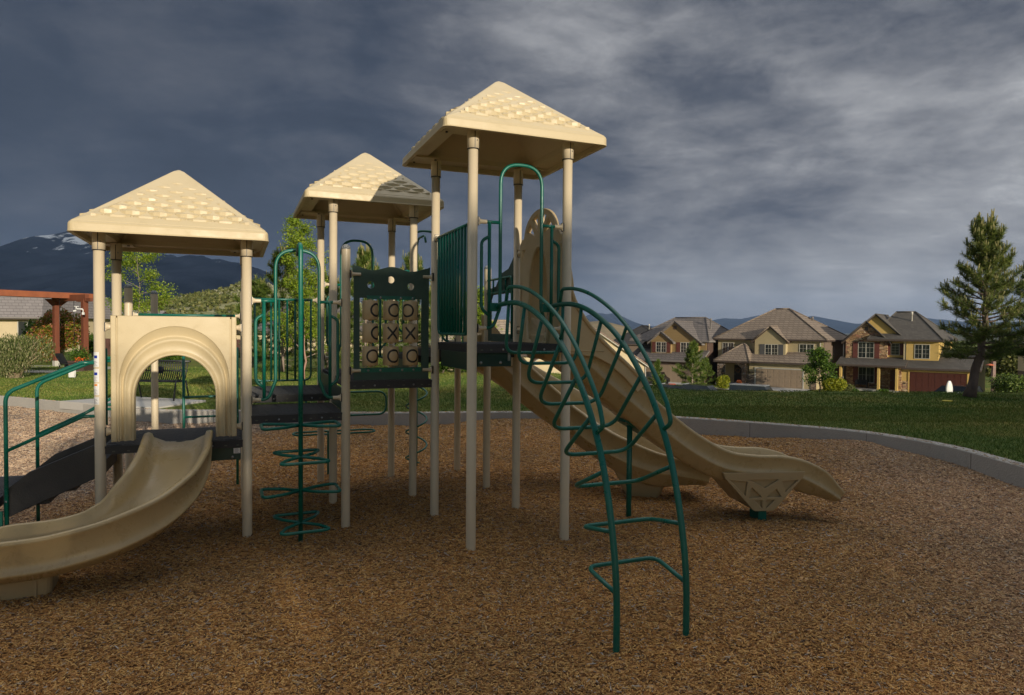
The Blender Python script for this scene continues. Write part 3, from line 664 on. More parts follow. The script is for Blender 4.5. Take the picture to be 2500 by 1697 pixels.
# dark green side board between the highest deck and the rear post
gp = MB(); o = [(7.02, 1.86), (7.88, 1.86), (7.88, 2.42), (7.80, 2.50), (7.62, 2.52), (7.45, 2.66), (7.22, 2.70), (7.06, 2.82), (7.02, 2.82)]
v, f = panel2d(o, [[(7.10, 1.95), (7.10, 2.36), (7.16, 2.42), (7.74, 2.42), (7.80, 2.36), (7.80, 1.95)]] + [[(x, 2.47), (x + .05, 2.47), (x + .05, 2.52), (x, 2.52)] for x in (7.14, 7.30, 7.46)], .02, .003)
gp.add([(A4 + n, s, t) for s, t, n in v], f); gpp = obj('side_board', gp, [HDPE], play)
g2 = MB(); g2.tube(fillet([(A4 - .03, 7.06, 1.9), (A4 - .03, 7.06, 2.60), (A4 - .03, 7.84, 2.60)], .06, 5), .0135, 8); g2.tube([(A4 - .03, 7.06, 2.44), (A4 - .03, 7.86, 2.44)], .012, 8)
for y in (7.25, 7.45, 7.65): g2.tube([(A4 - .03, y, 2.44), (A4 - .03, y, 2.60)], .011, 8)
obj('frame_tube', g2, [GREEN], gpp)
# second hooded wall at the rear slide (its top edge shows above the deck)
for b_ in (8.20, 8.86):
    rb = MB(); v, f = panel2d([(2.92, 1.6), (2.92, 2.2), (3.05, 2.1), (3.3, 1.82), (3.5, 1.62), (3.4, 1.5), (3.1, 1.6)], [], .03, .006); rb.add([(s, b_ - n, t) for s, t, n in v], f); obj('slide_side', rb, [SLIDEB], play)
for x in (2.0, 2.36): lowp = MB(); block(lowp, (x + .17, 8.0), (1, 0), .165, .03, 1.70, 1.80, .97, 0, .02); obj('sill_panel', lowp, [SLIDEB], play)
# ---------------------------------------------------------------- ramp with steps, rails and transfer platform
ramp = obj('ramp', MB().poly([(-1.8, B1 + .06, .4), (-1.14, B1 + .06, .7), (-1.14, B1 + .06, .76), (-1.8, B1 + .06, .46)], (0, 1, 0), .8), [DARK], play, 'charcoal stepped ramp up to the lowest deck')
for b_ in (B1 + .03, B2 - .03):
    rp = MB(); v, f = panel2d([(-1.845, .36), (-1.845, .575), (-1.79, .625), (-1.70, .70), (-1.66, .735), (-1.12, .965), (-1.12, .66), (-1.66, .425), (-1.80, .36)], [], .035, .006); rp.add([(s, b_ - n, t) for s, t, n in v], f); obj('side_panel', rp, [DARK], ramp)
for i, (a, z) in enumerate(((-1.74, .56), (-1.54, .66), (-1.34, .76))): obj('step', MB().box(a - .02, a + .22, B1 + .05, B2 - .05, z - .12, z), [DECKM], ramp)
pf = MB(); pf.box(-2.75, -1.865, B1 - .02, B2 + .02, .455, .535)
for i in range(16): pf.box(-2.73, -1.89, B1 + i * .058, B1 + .034 + i * .058, .53, .541)
pfo = obj('transfer_platform', pf, [DECKM], play); pg = MB(); pg.box(-2.74, -1.835, B1 - .055, B1 - .03, .215, .425); pg.box(-2.72, -2.64, B1, B1 + .08, -.1, .46); pg.box(-2.72, -2.64, B2 - .08, B2, -.1, .46); pg.box(-1.98, -1.90, B1, B1 + .08, -.1, .46)
obj('platform_side', pg, [GREEN], pfo); pd = MB(); pd.box(-3.0, -1.95, B1 - .35, B1 + .3, .12, .19); pd.box(-2.2, -2.0, B1 - .2, B1 + .2, -.1, .12); obj('low_step', pd, [DECKM], pfo)
for b_ in (B1 - .01, B2 + .02):
    hr = MB(); x = -1.815
    hr.tube(fillet([(x, b_, -.12), (x, b_, 1.43), (-1.26, b_, 1.68), (A0 - .03, b_, 1.68)], [0, .13, .07, 0], 9), .0165, 12)
    hr.tube(fillet([(x + .01, b_, .935), (-1.25, b_, 1.205), (A0 - .03, b_, 1.205)], [0, .05, 0], 6), .0145, 12); hr.tube([(-1.33, b_, 1.175), (A0 - .03, b_, 1.285)], .0135, 10)
    hr.lathe([(0, -.006), (.008, -.004), (.009, 0)], (x, b_ - .0165, .50), 8, 'y', 1)
    obj('handrail', hr, [GREEN, STEEL], ramp)
fr = MB(); x = A0 + .085; fr.tube([(A0 - .1, B2, 1.0), (A0 - .1, B2, 1.78)], .015, 8); fr.tube([(A0 - .1, B2, 1.65), (A0, B2, 1.65)], .013, 8); fr.tube([(A0 - .1, B2, 1.16), (A0, B2, 1.16)], .013, 8)
obj('grab_bar', fr, [GREEN], play)
# ---------------------------------------------------------------- climbers at the back of the structure
hx = MB(); hx.tube([(2.43, 9.62, -.12), (2.43, 9.62, 1.62)], .0175, 10); pts = []
for i in range(150): t = i / 149; an = t * 4.4 * 2 * math.pi + 1; pts.append((2.43 + .15 * math.cos(an), 9.62 + .15 * math.sin(an), .02 + 1.65 * t))
hx.tube(pts, .0135, 8); hx.tube(fillet([(2.43, 9.62, 1.6), (2.43, 9.62, 3.30), (2.43, 9.2, 3.30), (2.43, B3, 3.2)], .15, 8), .0155, 10)
obj('spiral_climber', hx, [GREEN], play, 'green pole with a spiral foot rung')
lc = MB(); lc.tube([(-.60, 9.35, -.1), (-.60, 9.35, 1.75)], .0165, 10); lc.tube([(.02, 9.35, -.1), (.02, 9.35, 1.75)], .0165, 10)
for z in (.36, .62, .88, 1.13): lc.tube([(-.6, 9.35, z), (.02, 9.35, z)], .0135, 8)
obj('rung_ladder', lc, [GREEN], play)
# looping foot rungs behind the raised step
lr = MB(); cx_, cy_ = 1.22, 9.62; lr.tube([(cx_, cy_, -.1), (cx_, cy_, 1.5)], .018, 10)
def stad(c, L, W, z, tilt=0): return fillet([(c[0] - L, c[1] - W, z - tilt), (c[0] + L, c[1] - W, z - tilt), (c[0] + L, c[1] + W, z + tilt), (c[0] - L, c[1] + W, z + tilt)], W * .95 if not tilt else .13, 8, True)
lr.tube(stad((cx_ + .05, cy_), .55, .14, .56), .0135, 8, True); lr.tube(stad((cx_ + .22, cy_), .55, .02, .95, .16), .0145, 8, True)
lr.obox((cx_ - .02, cy_, .25), (.03, 0, 0), (0, .012, 0), (0, 0, .32))
obj('loop_climber', lr, [GREEN], play)
# ================================================================ ground, kerb, lawn, chips
CTR = Vector((-3.0, 7.0, 0))
KB = [(6.67, 8.78), (6.66, 10.45), (6.09, 11.81), (5.0, 12.68), (3.59, 13.48), (2.15, 14.12), (0, 14.27), (-2.94, 13.94), (-5.69, 14.12), (-7.77, 14.27), (-10.47, 15.64), (-12.64, 16.73), (-15.5, 17.6), (-18.5, 16), (-19.5, 11), (-18, 5), (-14, 0), (-8, -3.5), (-1, -4.5), (4, -2.5), (6.4, 1.5), (6.65, 5.5)]
kc = catmull([(x, y, 0) for x, y in KB], 10, True)
kth = np.array([math.atan2(p.y - CTR.y, p.x - CTR.x) for p in kc]); kr = np.array([math.hypot(p.x - CTR.x, p.y - CTR.y) for p in kc]); o_ = np.argsort(kth); kth, kr = kth[o_], kr[o_]
KR = lambda th: np.interp(th, np.r_[kth[-1] - 2 * np.pi, kth, kth[0] + 2 * np.pi], np.r_[kr[-1], kr, kr[0]])
_ph = rng.uniform(0, 6.28, 24); _fr = rng.uniform(.5, 1.9, 24); _an = rng.uniform(0, 6.28, 24)
def vnoise(x, y, seed=0):
    xi, yi = np.floor(x).astype(int), np.floor(y).astype(int); xf, yf = x - xi, y - yi; u, v = xf * xf * (3 - 2 * xf), yf * yf * (3 - 2 * yf)
    h = lambda a, b: (np.sin(a * 127.1 + b * 311.7 + seed * 17.3) * 43758.5453) % 1.0
    return (h(xi, yi) * (1 - u) + h(xi + 1, yi) * u) * (1 - v) + (h(xi, yi + 1) * (1 - u) + h(xi + 1, yi + 1) * u) * v
def ridged(x, y, oct_=6, seed=0):
    s, a, f = 0, .5, 1.0
    for i in range(oct_): s = s + a * (1 - np.abs(2 * vnoise(x * f, y * f, seed + i) - 1)); a *= .5; f *= 2.03
    return s
def mulch_z(x, y):
    z = 0
    for i in range(12): z = z + .006 * np.sin(_fr[i] * (np.cos(_an[i]) * x + np.sin(_an[i]) * y) * 1.6 + _ph[i])
    for i in range(12, 24): z = z + .0035 * np.sin(_fr[i] * (np.cos(_an[i]) * x + np.sin(_an[i]) * y) * 6 + _ph[i])
    z = z - .006 * ridged(x * 1.1, y * 1.1, 3, 2) + .004
    z = z + .11 * np.exp(-((x - .2) ** 2 / 4 + (y - 14) ** 2 / 1.4)) - .05 * np.exp(-((x - 3.4) ** 2 / 2 + (y - 12.9) ** 2 / 1.5)) + .09 * np.exp(-((x - 5.9) ** 2 / 1.5 + (y - 11.2) ** 2 / 2)) + .04 * np.exp(-((x + 11) ** 2 / 10 + (y - 15.5) ** 2 / 4))
    for px_, py_, d_, r_ in ((2.9, 7.9, -.05, .45), (3.6, 7.6, -.06, .4), (-5.3, 4.9, -.04, .4), (.75, 3.8, -.03, .35), (-1.9, 6.3, -.03, .3), (.4, 4.6, -.015, .5)): z = z + d_ * np.exp(-((x - px_) ** 2 + (y - py_) ** 2) / (2 * r_ ** 2))
    for pa, pb in ((A0, B1), (A1, B1), (A0, B2), (A1, B2), (A2, B1), (A2, B2), (A2, B3), (A3, B2), (A3, B3), (A3, B0), (A4, B0), (A3, B1), (A4, B1), (A4, B2), (A4, B3), (2.18, 3.6), (2.70, 3.6), (.565, 6.635), (3.97, 6.33)):
        q = WA(pa, pb); r2 = (x - q.x) ** 2 + (y - q.y) ** 2; z = z + .016 * np.exp(-r2 / .012) - .012 * np.exp(-r2 / .06)
    return z
def polar(name, r0f, r1f, nr, nth, zf, mat, power=1.0, th0=-math.pi, th1=math.pi, kind='structure'):
    th = np.linspace(th0, th1, nth + 1); t = np.linspace(0, 1, nr + 1) ** power
    TT, TH_ = np.meshgrid(t, th, indexing='ij'); r0, r1 = r0f(TH_), r1f(TH_)
    RR = r0 + (r1 - r0) * TT; X = CTR.x + RR * np.cos(TH_); Y = CTR.y + RR * np.sin(TH_); Z = zf(X, Y)
    v = np.stack([X, Y, Z], -1).reshape(-1, 3); n = nth + 1
    i, j = np.meshgrid(np.arange(nr), np.arange(nth), indexing='ij'); a = (i * n + j).ravel(); f = np.stack([a, a + n, a + n + 1, a + 1], -1)
    me = bpy.data.meshes.new(name); me.from_pydata(v.tolist(), [], f.tolist()); me.materials.append(mat); me.polygons.foreach_set('use_smooth', [True] * len(f)); me.update()
    o = link(bpy.data.objects.new(name, me)); o['kind'] = kind; return o
# wood chip ground material
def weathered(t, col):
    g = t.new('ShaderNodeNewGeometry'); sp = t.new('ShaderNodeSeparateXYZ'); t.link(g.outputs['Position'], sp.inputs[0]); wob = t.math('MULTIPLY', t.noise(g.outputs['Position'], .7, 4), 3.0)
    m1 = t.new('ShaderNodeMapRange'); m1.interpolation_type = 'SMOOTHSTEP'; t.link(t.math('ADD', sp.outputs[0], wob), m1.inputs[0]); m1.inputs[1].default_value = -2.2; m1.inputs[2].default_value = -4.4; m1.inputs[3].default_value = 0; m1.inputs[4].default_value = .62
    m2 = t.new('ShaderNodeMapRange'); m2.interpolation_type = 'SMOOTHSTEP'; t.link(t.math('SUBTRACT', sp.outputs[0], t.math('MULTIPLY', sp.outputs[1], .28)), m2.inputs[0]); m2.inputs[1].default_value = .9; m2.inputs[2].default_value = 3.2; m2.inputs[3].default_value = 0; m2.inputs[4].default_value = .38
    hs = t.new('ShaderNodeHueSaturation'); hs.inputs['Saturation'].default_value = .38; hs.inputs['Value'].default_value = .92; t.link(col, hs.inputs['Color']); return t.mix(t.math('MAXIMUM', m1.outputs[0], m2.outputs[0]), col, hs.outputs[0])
def chip_ground():
    m = bpy.data.materials.new('chip_bed'); m.use_nodes = True; t = NT(m.node_tree); b = t.n['Principled BSDF']
    tc_ = t.new('ShaderNodeTexCoord'); v = tc_.outputs['Object']
    vo = t.new('ShaderNodeTexVoronoi'); vo.inputs['Scale'].default_value = 42; mp = t.new('ShaderNodeMapping'); mp.inputs['Scale'].default_value = (.62, 1.35, 1); t.link(v, mp.inputs[0])
    nz = t.new('ShaderNodeTexNoise'); nz.inputs['Scale'].default_value = 14; t.link(v, nz.inputs['Vector']); mx = t.new('ShaderNodeMix'); mx.data_type = 'VECTOR'; mx.inputs[0].default_value = .06; t.link(mp.outputs[0], mx.inputs[4]); t.link(nz.outputs['Color'], mx.inputs[5]); t.link(mx.outputs[1], vo.inputs['Vector'])
    sp = t.new('ShaderNodeSeparateColor'); t.link(vo.outputs['Color'], sp.inputs[0])
    chips = t.ramp(sp.outputs[0], [(0, (.07, .036, .016)), (.2, (.25, .12, .04)), (.5, (.45, .22, .07)), (.8, (.62, .35, .12)), (1, (.52, .38, .24))])
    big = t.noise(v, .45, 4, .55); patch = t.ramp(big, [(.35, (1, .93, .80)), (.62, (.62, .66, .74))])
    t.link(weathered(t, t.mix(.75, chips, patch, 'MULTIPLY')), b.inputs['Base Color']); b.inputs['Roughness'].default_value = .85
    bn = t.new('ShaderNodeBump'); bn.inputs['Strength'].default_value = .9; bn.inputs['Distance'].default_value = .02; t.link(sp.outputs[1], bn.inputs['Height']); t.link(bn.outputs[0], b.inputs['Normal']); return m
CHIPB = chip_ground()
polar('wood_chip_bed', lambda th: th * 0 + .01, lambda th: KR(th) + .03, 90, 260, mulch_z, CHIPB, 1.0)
# loose chips: one bent sliver each, densest near the camera
def chip_mat():
    m = bpy.data.materials.new('wood_chip'); m.use_nodes = True; t = NT(m.node_tree); b = t.n['Principled BSDF']
    g = t.new('ShaderNodeNewGeometry'); tc_ = t.new('ShaderNodeTexCoord')
    c = t.ramp(g.outputs['Random Per Island'], [(0, (.08, .042, .018)), (.10, (.25, .12, .038)), (.30, (.45, .215, .060)), (.60, (.60, .325, .095)), (.91, (.72, .45, .165)), (.96, (.40, .32, .24)), (1, (.50, .45, .41))])
    big = t.noise(tc_.outputs['Object'], .45, 4, .55); patch = t.ramp(big, [(.38, (1, .97, .88)), (.66, (.60, .64, .70))])
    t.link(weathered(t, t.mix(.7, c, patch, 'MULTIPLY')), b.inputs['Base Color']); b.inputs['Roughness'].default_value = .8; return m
def scatter_chips(n):
    # sample in the view wedge with density falling off with distance
    y = 2.6 + (16.5 - 2.6) * rng.random(n) ** 1.4; x = (rng.random(n) * 2 - 1) * (y * .86 + 1.0)
    th = np.arctan2(y - CTR.y, x - CTR.x); k = np.hypot(x - CTR.x, y - CTR.y) < KR(th) - .02; x, y = x[k], y[k]; n = len(x)
    sc = np.clip(y / 6.0, .75, 2.2) ** .5
    L = rng.gamma(2.3, .0042, n) * sc + .0042; W = rng.uniform(.0016, .0048, n) * sc; a = rng.uniform(0, 2 * np.pi, n); tl = rng.normal(0, .28, n); rl = rng.normal(0, .5, n)
    big_ = rng.random(n) < .012; L[big_] *= 1.9; W[big_] *= 1.6
    d = np.stack([np.cos(a) * np.cos(tl), np.sin(a) * np.cos(tl), np.sin(tl)], -1); s = np.stack([-np.sin(a) * np.cos(rl), np.cos(a) * np.cos(rl), np.sin(rl)], -1)
    m2 = 2600; t2 = rng.uniform(.15, 2.75, m2); r2 = KR(t2) + rng.uniform(-.02, .30, m2) * rng.random(m2) ** .6; zz = mulch_z(x, y) + .003 + rng.random(n) * .011
    x[:m2] = CTR.x + r2 * np.cos(t2); y[:m2] = CTR.y + r2 * np.sin(t2); zz[:m2] = np.where(r2 < KR(t2) + .2, .2745, .27)
    tl[:m2] *= .15; rl[:m2] *= .15; d[:m2, 2] = 0; s[:m2, 2] = 0
    c = np.stack([x, y, zz], -1); up = np.cross(d, s); up[up[:, 2] < 0] *= -1
    e = lambda i, j, k_: c + d * (L * i)[:, None] + s * (W * j)[:, None] + up * (.0035 * k_)
    q = rng.uniform(.35, 1, (4, n))
    vs = np.stack([c + d * L[:, None] + s * (W * q[0])[:, None], c + d * (L * q[1])[:, None] - s * W[:, None], c - d * L[:, None] - s * (W * q[2])[:, None], c - d * (L * q[3])[:, None] + s * W[:, None]], 1)
    top = vs + up[:, None] * .0022; allv = np.concatenate([top, vs - up[:, None] * .0022], 1).reshape(-1, 3); b_ = (np.arange(n) * 8)[:, None]
    f = np.concatenate([b_ + np.array([0, 1, 2, 3]), b_ + np.array([0, 4, 5, 1]), b_ + np.array([1, 5, 6, 2]), b_ + np.array([2, 6, 7, 3]), b_ + np.array([3, 7, 4, 0])], 1).reshape(-1, 4)
    return allv, f
def np_mesh(name, v, f, mats, smooth=False, mi=None):
    me = bpy.data.meshes.new(name); k = f.shape[1]; me.vertices.add(len(v)); me.vertices.foreach_set('co', v.astype(np.float32).ravel())
    me.loops.add(f.size); me.loops.foreach_set('vertex_index', f.astype(np.int32).ravel()); me.polygons.add(len(f)); me.polygons.foreach_set('loop_start', (np.arange(len(f)) * k).astype(np.int32))
    me.polygons.foreach_set('loop_total', np.full(len(f), k, dtype=np.int32))
    for m in (mats if isinstance(mats, list) else [mats]): me.materials.append(m)
    if mi is not None: me.polygons.foreach_set('material_index', mi.astype(np.int32))
    me.polygons.foreach_set('use_smooth', np.full(len(f), smooth)); me.update(calc_edges=True); return me
v, f = scatter_chips(520000)
tag(link(bpy.data.objects.new('wood_chips', np_mesh('wood_chips', v, f, chip_mat()))), 'loose brown and grey wood chips covering the play area', 'wood chips', kind='stuff')
# kerb wall round the play area
kb = MB(); n = 260; rgs = []
for i in range(n):
    th = -math.pi + 2 * math.pi * i / n; r = float(KR(th)); c, s = math.cos(th), math.sin(th)
    rgs.append([(CTR.x + (r + d) * c, CTR.y + (r + d) * s, z) for d, z in ((0, -.35), (0, .255), (.008, .266), (.02, .27), (.19, .27), (.205, .262), (.21, .25), (.21, -.35))])
kb.rings(rgs + [rgs[0]], 0, False); kerb = obj('kerb_wall', kb, [CONC]); tag(kerb, 'low curved concrete kerb wall around the wood chip play area', 'kerb')
jt = MB()
for th in np.linspace(-math.pi, math.pi, 34):
    r = float(KR(th)) - .0015; c, s = math.cos(th), math.sin(th); jt.obox((CTR.x + r * c, CTR.y + r * s, .05), (c * .0012, s * .0012, 0), (-s * .006, c * .006, 0), (0, 0, .2))
obj('joint', jt, [M('kerb_joint', (.16, .15, .14), None, rough=.9)], kerb)
# terrain: level lawn that rolls over a crest towards the street on the right
def ss(a, b, x): t = np.clip((x - a) / (b - a), 0, 1); return t * t * (3 - 2 * t)
def terrain(x, y):
    yy = np.maximum(y, .1); az = x / yy
    yc = 19.2 + 9 * (1 - ss(.0, .28, az)) + 60 * (1 - ss(-.30, -.08, az)) ; drop = 4.85 * ss(-.26, .02, az)
    d = np.maximum(y - yc, 0); fall = np.minimum(d * d / 12.0, np.maximum(.17 * (d - 1.02), 0) + d * d / 12.0 * (d < 1.02)); z = .25 - np.minimum(fall, drop)
    z = z + .02 * np.sin(x * .9 + y * .33) * np.sin(y * .7 - x * .2) * ss(15, 17, np.hypot(x, y)) * (d < .5)
    return np.where(y < 1, .25, z)
def grass_mat(name, c1, c2, c3, sc=1.2):
    m = bpy.data.materials.new(name); m.use_nodes = True; t = NT(m.node_tree); b = t.n['Principled BSDF']; tc_ = t.new('ShaderNodeTexCoord'); v = tc_.outputs['Object']
    big = t.noise(v, .35, 5, .6); fine = t.noise(v, 38, 4, .75); mid = t.noise(v, 2.2, 4, .6)
    a = t.ramp(t.math('ADD', t.math('MULTIPLY', big, .55), t.math('MULTIPLY', mid, .45)), [(.36, c1), (.5, c2), (.64, c3)])
    t.link(t.mix(.55, a, t.ramp(fine, [(.3, (.25, .3, .2)), (.6, (1, 1, .9))]), 'MULTIPLY'), b.inputs['Base Color']); b.inputs['Roughness'].default_value = .8; b.inputs['Specular IOR Level'].default_value = .2
    bn = t.new('ShaderNodeBump'); bn.inputs['Strength'].default_value = .8; bn.inputs['Distance'].default_value = .05; t.link(fine, bn.inputs['Height']); t.link(bn.outputs[0], b.inputs['Normal']); return m
LAWN = grass_mat('lawn_ground', (.07, .13, .02), (.14, .18, .03), (.32, .26, .07))
polar('ground', lambda th: KR(th) + .19, lambda th: th * 0 + 700, 190, 420, terrain, LAWN, 3.0)
# far plain to the horizon
fp_ = MB(); fp_.add([(-30000, 300, -6.2), (30000, 300, -6.2), (30000, 30000, -6.2), (-30000, 30000, -6.2)], [(0, 1, 2, 3)]); fp_.add([(-30000, -30000, -6.2), (30000, -30000, -6.2), (30000, 300, -6.2), (-30000, 300, -6.2)], [(0, 1, 2, 3)])
tag(obj('far_plain', fp_, [M('plain', (.10, .10, .06), (.05, .06, .04), .004, .9)]), kind='structure')
def grass(n):
    y = 13.3 + (30 - 13.3) * rng.random(n) ** 1.3; x = (rng.random(n) * 2 - 1) * y * .80
    r = np.hypot(x - CTR.x, y - CTR.y); k = (r > KR(np.arctan2(y - CTR.y, x - CTR.x)) + .21) & ~((x > -10.3) & (x < -7.1) & (y < 16.6) & (y > 14.3) & (y - 14.35 > (-7.5 - x) * .0))
    # right-hand lawn closer to the camera
    m_ = n // 2; x2 = 3.0 + rng.random(m_) * 12.5; y2 = 8.3 + rng.random(m_) * 7.5; r2 = np.hypot(x2 - CTR.x, y2 - CTR.y); k2 = (r2 > KR(np.arctan2(y2 - CTR.y, x2 - CTR.x)) + .21) & (x2 < y2 * .8 + .4)
    x = np.r_[x[k], x2[k2]]; y = np.r_[y[k], y2[k2]]; n = len(x); a = rng.uniform(0, 6.28, n); h = rng.uniform(.022, .055, n); wd = rng.uniform(.003, .006, n) * (1 + (y > 15)); ln = rng.normal(0, .022, (n, 2))
    z = terrain(x, y); c = np.stack([x, y, z - .004], -1); s = np.stack([np.cos(a), np.sin(a), a * 0], -1) * wd[:, None]
    tip = c + np.stack([ln[:, 0], ln[:, 1], h], -1); v = np.stack([c - s, c + s, tip], 1).reshape(-1, 3); return v, np.arange(n * 3).reshape(-1, 3)
def grass_blade():
    m = bpy.data.materials.new('grass_blade'); m.use_nodes = True; t = NT(m.node_tree); b = t.n['Principled BSDF']; g = t.new('ShaderNodeNewGeometry'); tc_ = t.new('ShaderNodeTexCoord')
    c = t.ramp(g.outputs['Random Per Island'], [(0, (.06, .11, .016)), (.5, (.12, .18, .026)), (.8, (.20, .23, .045)), (1, (.38, .33, .13))])
    big = t.noise(tc_.outputs['Object'], .35, 5, .6); c2 = t.ramp(big, [(.40, (.7, .85, .7)), (.5, (1, 1, 1)), (.62, (1.0, .92, .8))])
    t.link(t.mix(1, c, c2, 'MULTIPLY'), b.inputs['Base Color']); b.inputs['Roughness'].default_value = .6; b.inputs['Specular IOR Level'].default_value = .25; return m
v, f = grass(320000)
tag(link(bpy.data.objects.new('grass', np_mesh('grass', v, f, grass_blade()))), 'short green lawn grass beyond the kerb', 'grass', kind='stuff')
# concrete pad by the kerb
pd = MB(); pts = [(-10.35, 15.50), (-9.95, 16.02), (-9.24, 16.62), (-7.18, 15.90), (-7.55, 14.42), (-8.2, 14.55)]
pd.poly([(x, y, .12) for x, y in pts], (0, 0, 1), .175); pd_ = obj('concrete_pad', pd, [SLAB]); pd_['kind'] = 'structure'
# ================================================================ mountains, hillside
def mountain(name, prof, Yc, depth, mat, base=-6.2, rough=.1, nx=420, ny=70, seed=0, fs=1.0, jag=.035):
    px = np.array([p[0] for p in prof], float); pz = np.array([at(p[0], p[1], Yc).z for p in prof])
    xs = np.array([at(p[0], 806, Yc).x for p in prof]); X = np.linspace(xs[0], xs[-1], nx); Hh = np.interp(X, xs, pz) - base
    T = np.linspace(-1, .8, ny); XX, TT = np.meshgrid(X, T, indexing='ij'); HH = np.repeat(Hh[:, None], ny, 1)
    fall = np.where(TT < 0, (1 - np.abs(TT)) ** 1.25, (1 - TT) ** 1.4); YY = Yc + TT * depth; rn = ridged(XX / depth * 2.6 * fs, TT * 1.5 * fs, 7, seed) - .62
    Z = base + HH * fall * (1 + 0 * rn) + Hh.max() * rough * rn * 1.6 * (1 - np.exp(-np.abs(TT) * 3.2)) * (fall ** .5) + HH * jag * (ridged(XX / depth * 26, TT * 0, 5, seed + 5) - .6)
    v = np.stack([XX, YY, Z], -1).reshape(-1, 3); i, j = np.meshgrid(np.arange(nx - 1), np.arange(ny - 1), indexing='ij'); a = (i * ny + j).ravel(); f = np.stack([a, a + ny, a + ny + 1, a + 1], -1)
    o = link(bpy.data.objects.new(name, np_mesh(name, v, f, mat, True))); o['kind'] = 'structure'; return o
def mtn_mat(name, c1, c2, snow_z, snow_w, sc, snow=(.55, .6, .66), amt=.5):
    m = bpy.data.materials.new(name); m.use_nodes = True; t = NT(m.node_tree); b = t.n['Principled BSDF']; g = t.new('ShaderNodeNewGeometry'); tc_ = t.new('ShaderNodeTexCoord')
    base = t.ramp(t.noise(tc_.outputs['Object'], sc, 8, .65), [(.35, c1), (.65, c2)])
    sp = t.new('ShaderNodeSeparateXYZ'); t.link(g.outputs['Position'], sp.inputs[0])
    mp = t.new('ShaderNodeMapping'); mp.inputs['Scale'].default_value = (1.9, .5, .55); mp.inputs['Rotation'].default_value = (0, R(25), 0); t.link(tc_.outputs['Object'], mp.inputs[0])
    nz = t.noise(mp.outputs[0], sc * 4, 7, .62, .6); hz = t.math('MULTIPLY', t.math('SUBTRACT', sp.outputs[2], snow_z), 1.0 / snow_w, True)
    k = t.math('MULTIPLY', t.math('SUBTRACT', t.math('ADD', nz, t.math('MULTIPLY', hz, .22)), amt + .14), 14, True)
    t.link(t.mix(t.math('MULTIPLY', k, t.math('MULTIPLY', hz, 6, True)), base, snow), b.inputs['Base Color']); b.inputs['Roughness'].default_value = .95; b.inputs['Specular IOR Level'].default_value = 0; return m
mountain('mountain', [(-900, 640), (-500, 668), (-200, 660), (0, 635), (63, 619), (117, 609), (139, 594), (160, 574), (176, 560), (186, 556), (205, 572), (250, 600), (304, 606), (350, 612), (390, 612), (430, 626), (470, 618), (520, 628), (554, 636), (618, 648), (650, 660), (686, 690), (740, 718), (850, 740), (1000, 762), (1150, 782), (1300, 800), (1420, 812)], 2600, 1500, mtn_mat('shaded_forest_mountain', (.003, .007, .017), (.016, .024, .042), 215, 120, .005, (.24, .28, .34), .565), rough=.22, jag=.055, nx=1100, ny=110, seed=3)  # cloud shade over the forest is put into its near-black blue colours
mountain('distant_mountains', [(1000, 806), (1150, 800), (1330, 796), (1400, 782), (1455, 762), (1480, 767), (1500, 764), (1545, 785), (1575, 797), (1625, 794), (1680, 798), (1725, 783), (1765, 777), (1810, 778), (1850, 770), (1880, 766), (1930, 774), (1985, 772), (2025, 784), (2060, 789), (2100, 790), (2180, 784), (2240, 776), (2300, 780), (2360, 794), (2450, 785), (2600, 790), (2900, 780)], 9500, 2600, mtn_mat('blue_mountain', (.020, .030, .048), (.030, .040, .055), 255, 90, .0016, (.4, .42, .45), .50), rough=.12, nx=900, seed=9, jag=.10)
HILLM = M('sage_hill', (.34, .27, .15), (.19, .20, .08), .22, .95, .5, 2, detail=8, c3=(.45, .41, .28))
def hill_z(prof, Yc, px): return at(px, np.interp(px, [p[0] for p in prof], [p[1] for p in prof]), Yc).z
HP = [(-500, 800), (-100, 796), (200, 790), (330, 764), (400, 750), (440, 737), (500, 722), (560, 708), (600, 696), (640, 694), (690, 697), (780, 712), (900, 745), (1050, 780), (1200, 800), (1300, 812)]
mountain('hillside', HP, 190, 95, HILLM, base=-.6, rough=.05, nx=200, ny=60, seed=21)
HP2 = [(1250, 812), (1380, 795), (1430, 786), (1470, 782), (1520, 795), (1560, 812), (1620, 818), (1700, 822)]
mountain('dry_hill', HP2, 240, 60, M('dry_hill', (.26, .20, .12), (.17, .14, .08), .2, .95, .4, 2), base=-6, rough=.03, nx=80, ny=30, seed=4)
# ================================================================ plants
def leafmat(name, stops, rough=.55, trans=.3, spec=.3):
    m = bpy.data.materials.new(name); m.use_nodes = True; t = NT(m.node_tree); b = t.n['Principled BSDF']; g = t.new('ShaderNodeNewGeometry')
    c = t.ramp(g.outputs['Random Per Island'], stops); t.link(c, b.inputs['Base Color']); b.inputs['Roughness'].default_value = rough; b.inputs['Specular IOR Level'].default_value = spec
    td = t.new('ShaderNodeBsdfTranslucent'); t.link(c, td.inputs[0]); mx = t.new('ShaderNodeMixShader'); mx.inputs[0].default_value = trans; t.link(b.outputs[0], mx.inputs[1]); t.link(td.outputs[0], mx.inputs[2]); t.link(mx.outputs[0], t.n['Material Output'].inputs[0]); return m
L_LOC = leafmat('locust_leaves', [(0, (.09, .16, .014)), (.4, (.17, .26, .018)), (.8, (.28, .37, .03)), (1, (.38, .43, .05))])
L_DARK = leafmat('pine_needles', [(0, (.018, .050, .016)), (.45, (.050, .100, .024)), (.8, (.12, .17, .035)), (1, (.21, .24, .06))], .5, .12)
L_PINE = leafmat('lit_pine_needles', [(0, (.035, .07, .022)), (.4, (.11, .165, .038)), (.8, (.24, .28, .06)), (1, (.36, .36, .11))], .5, .2)
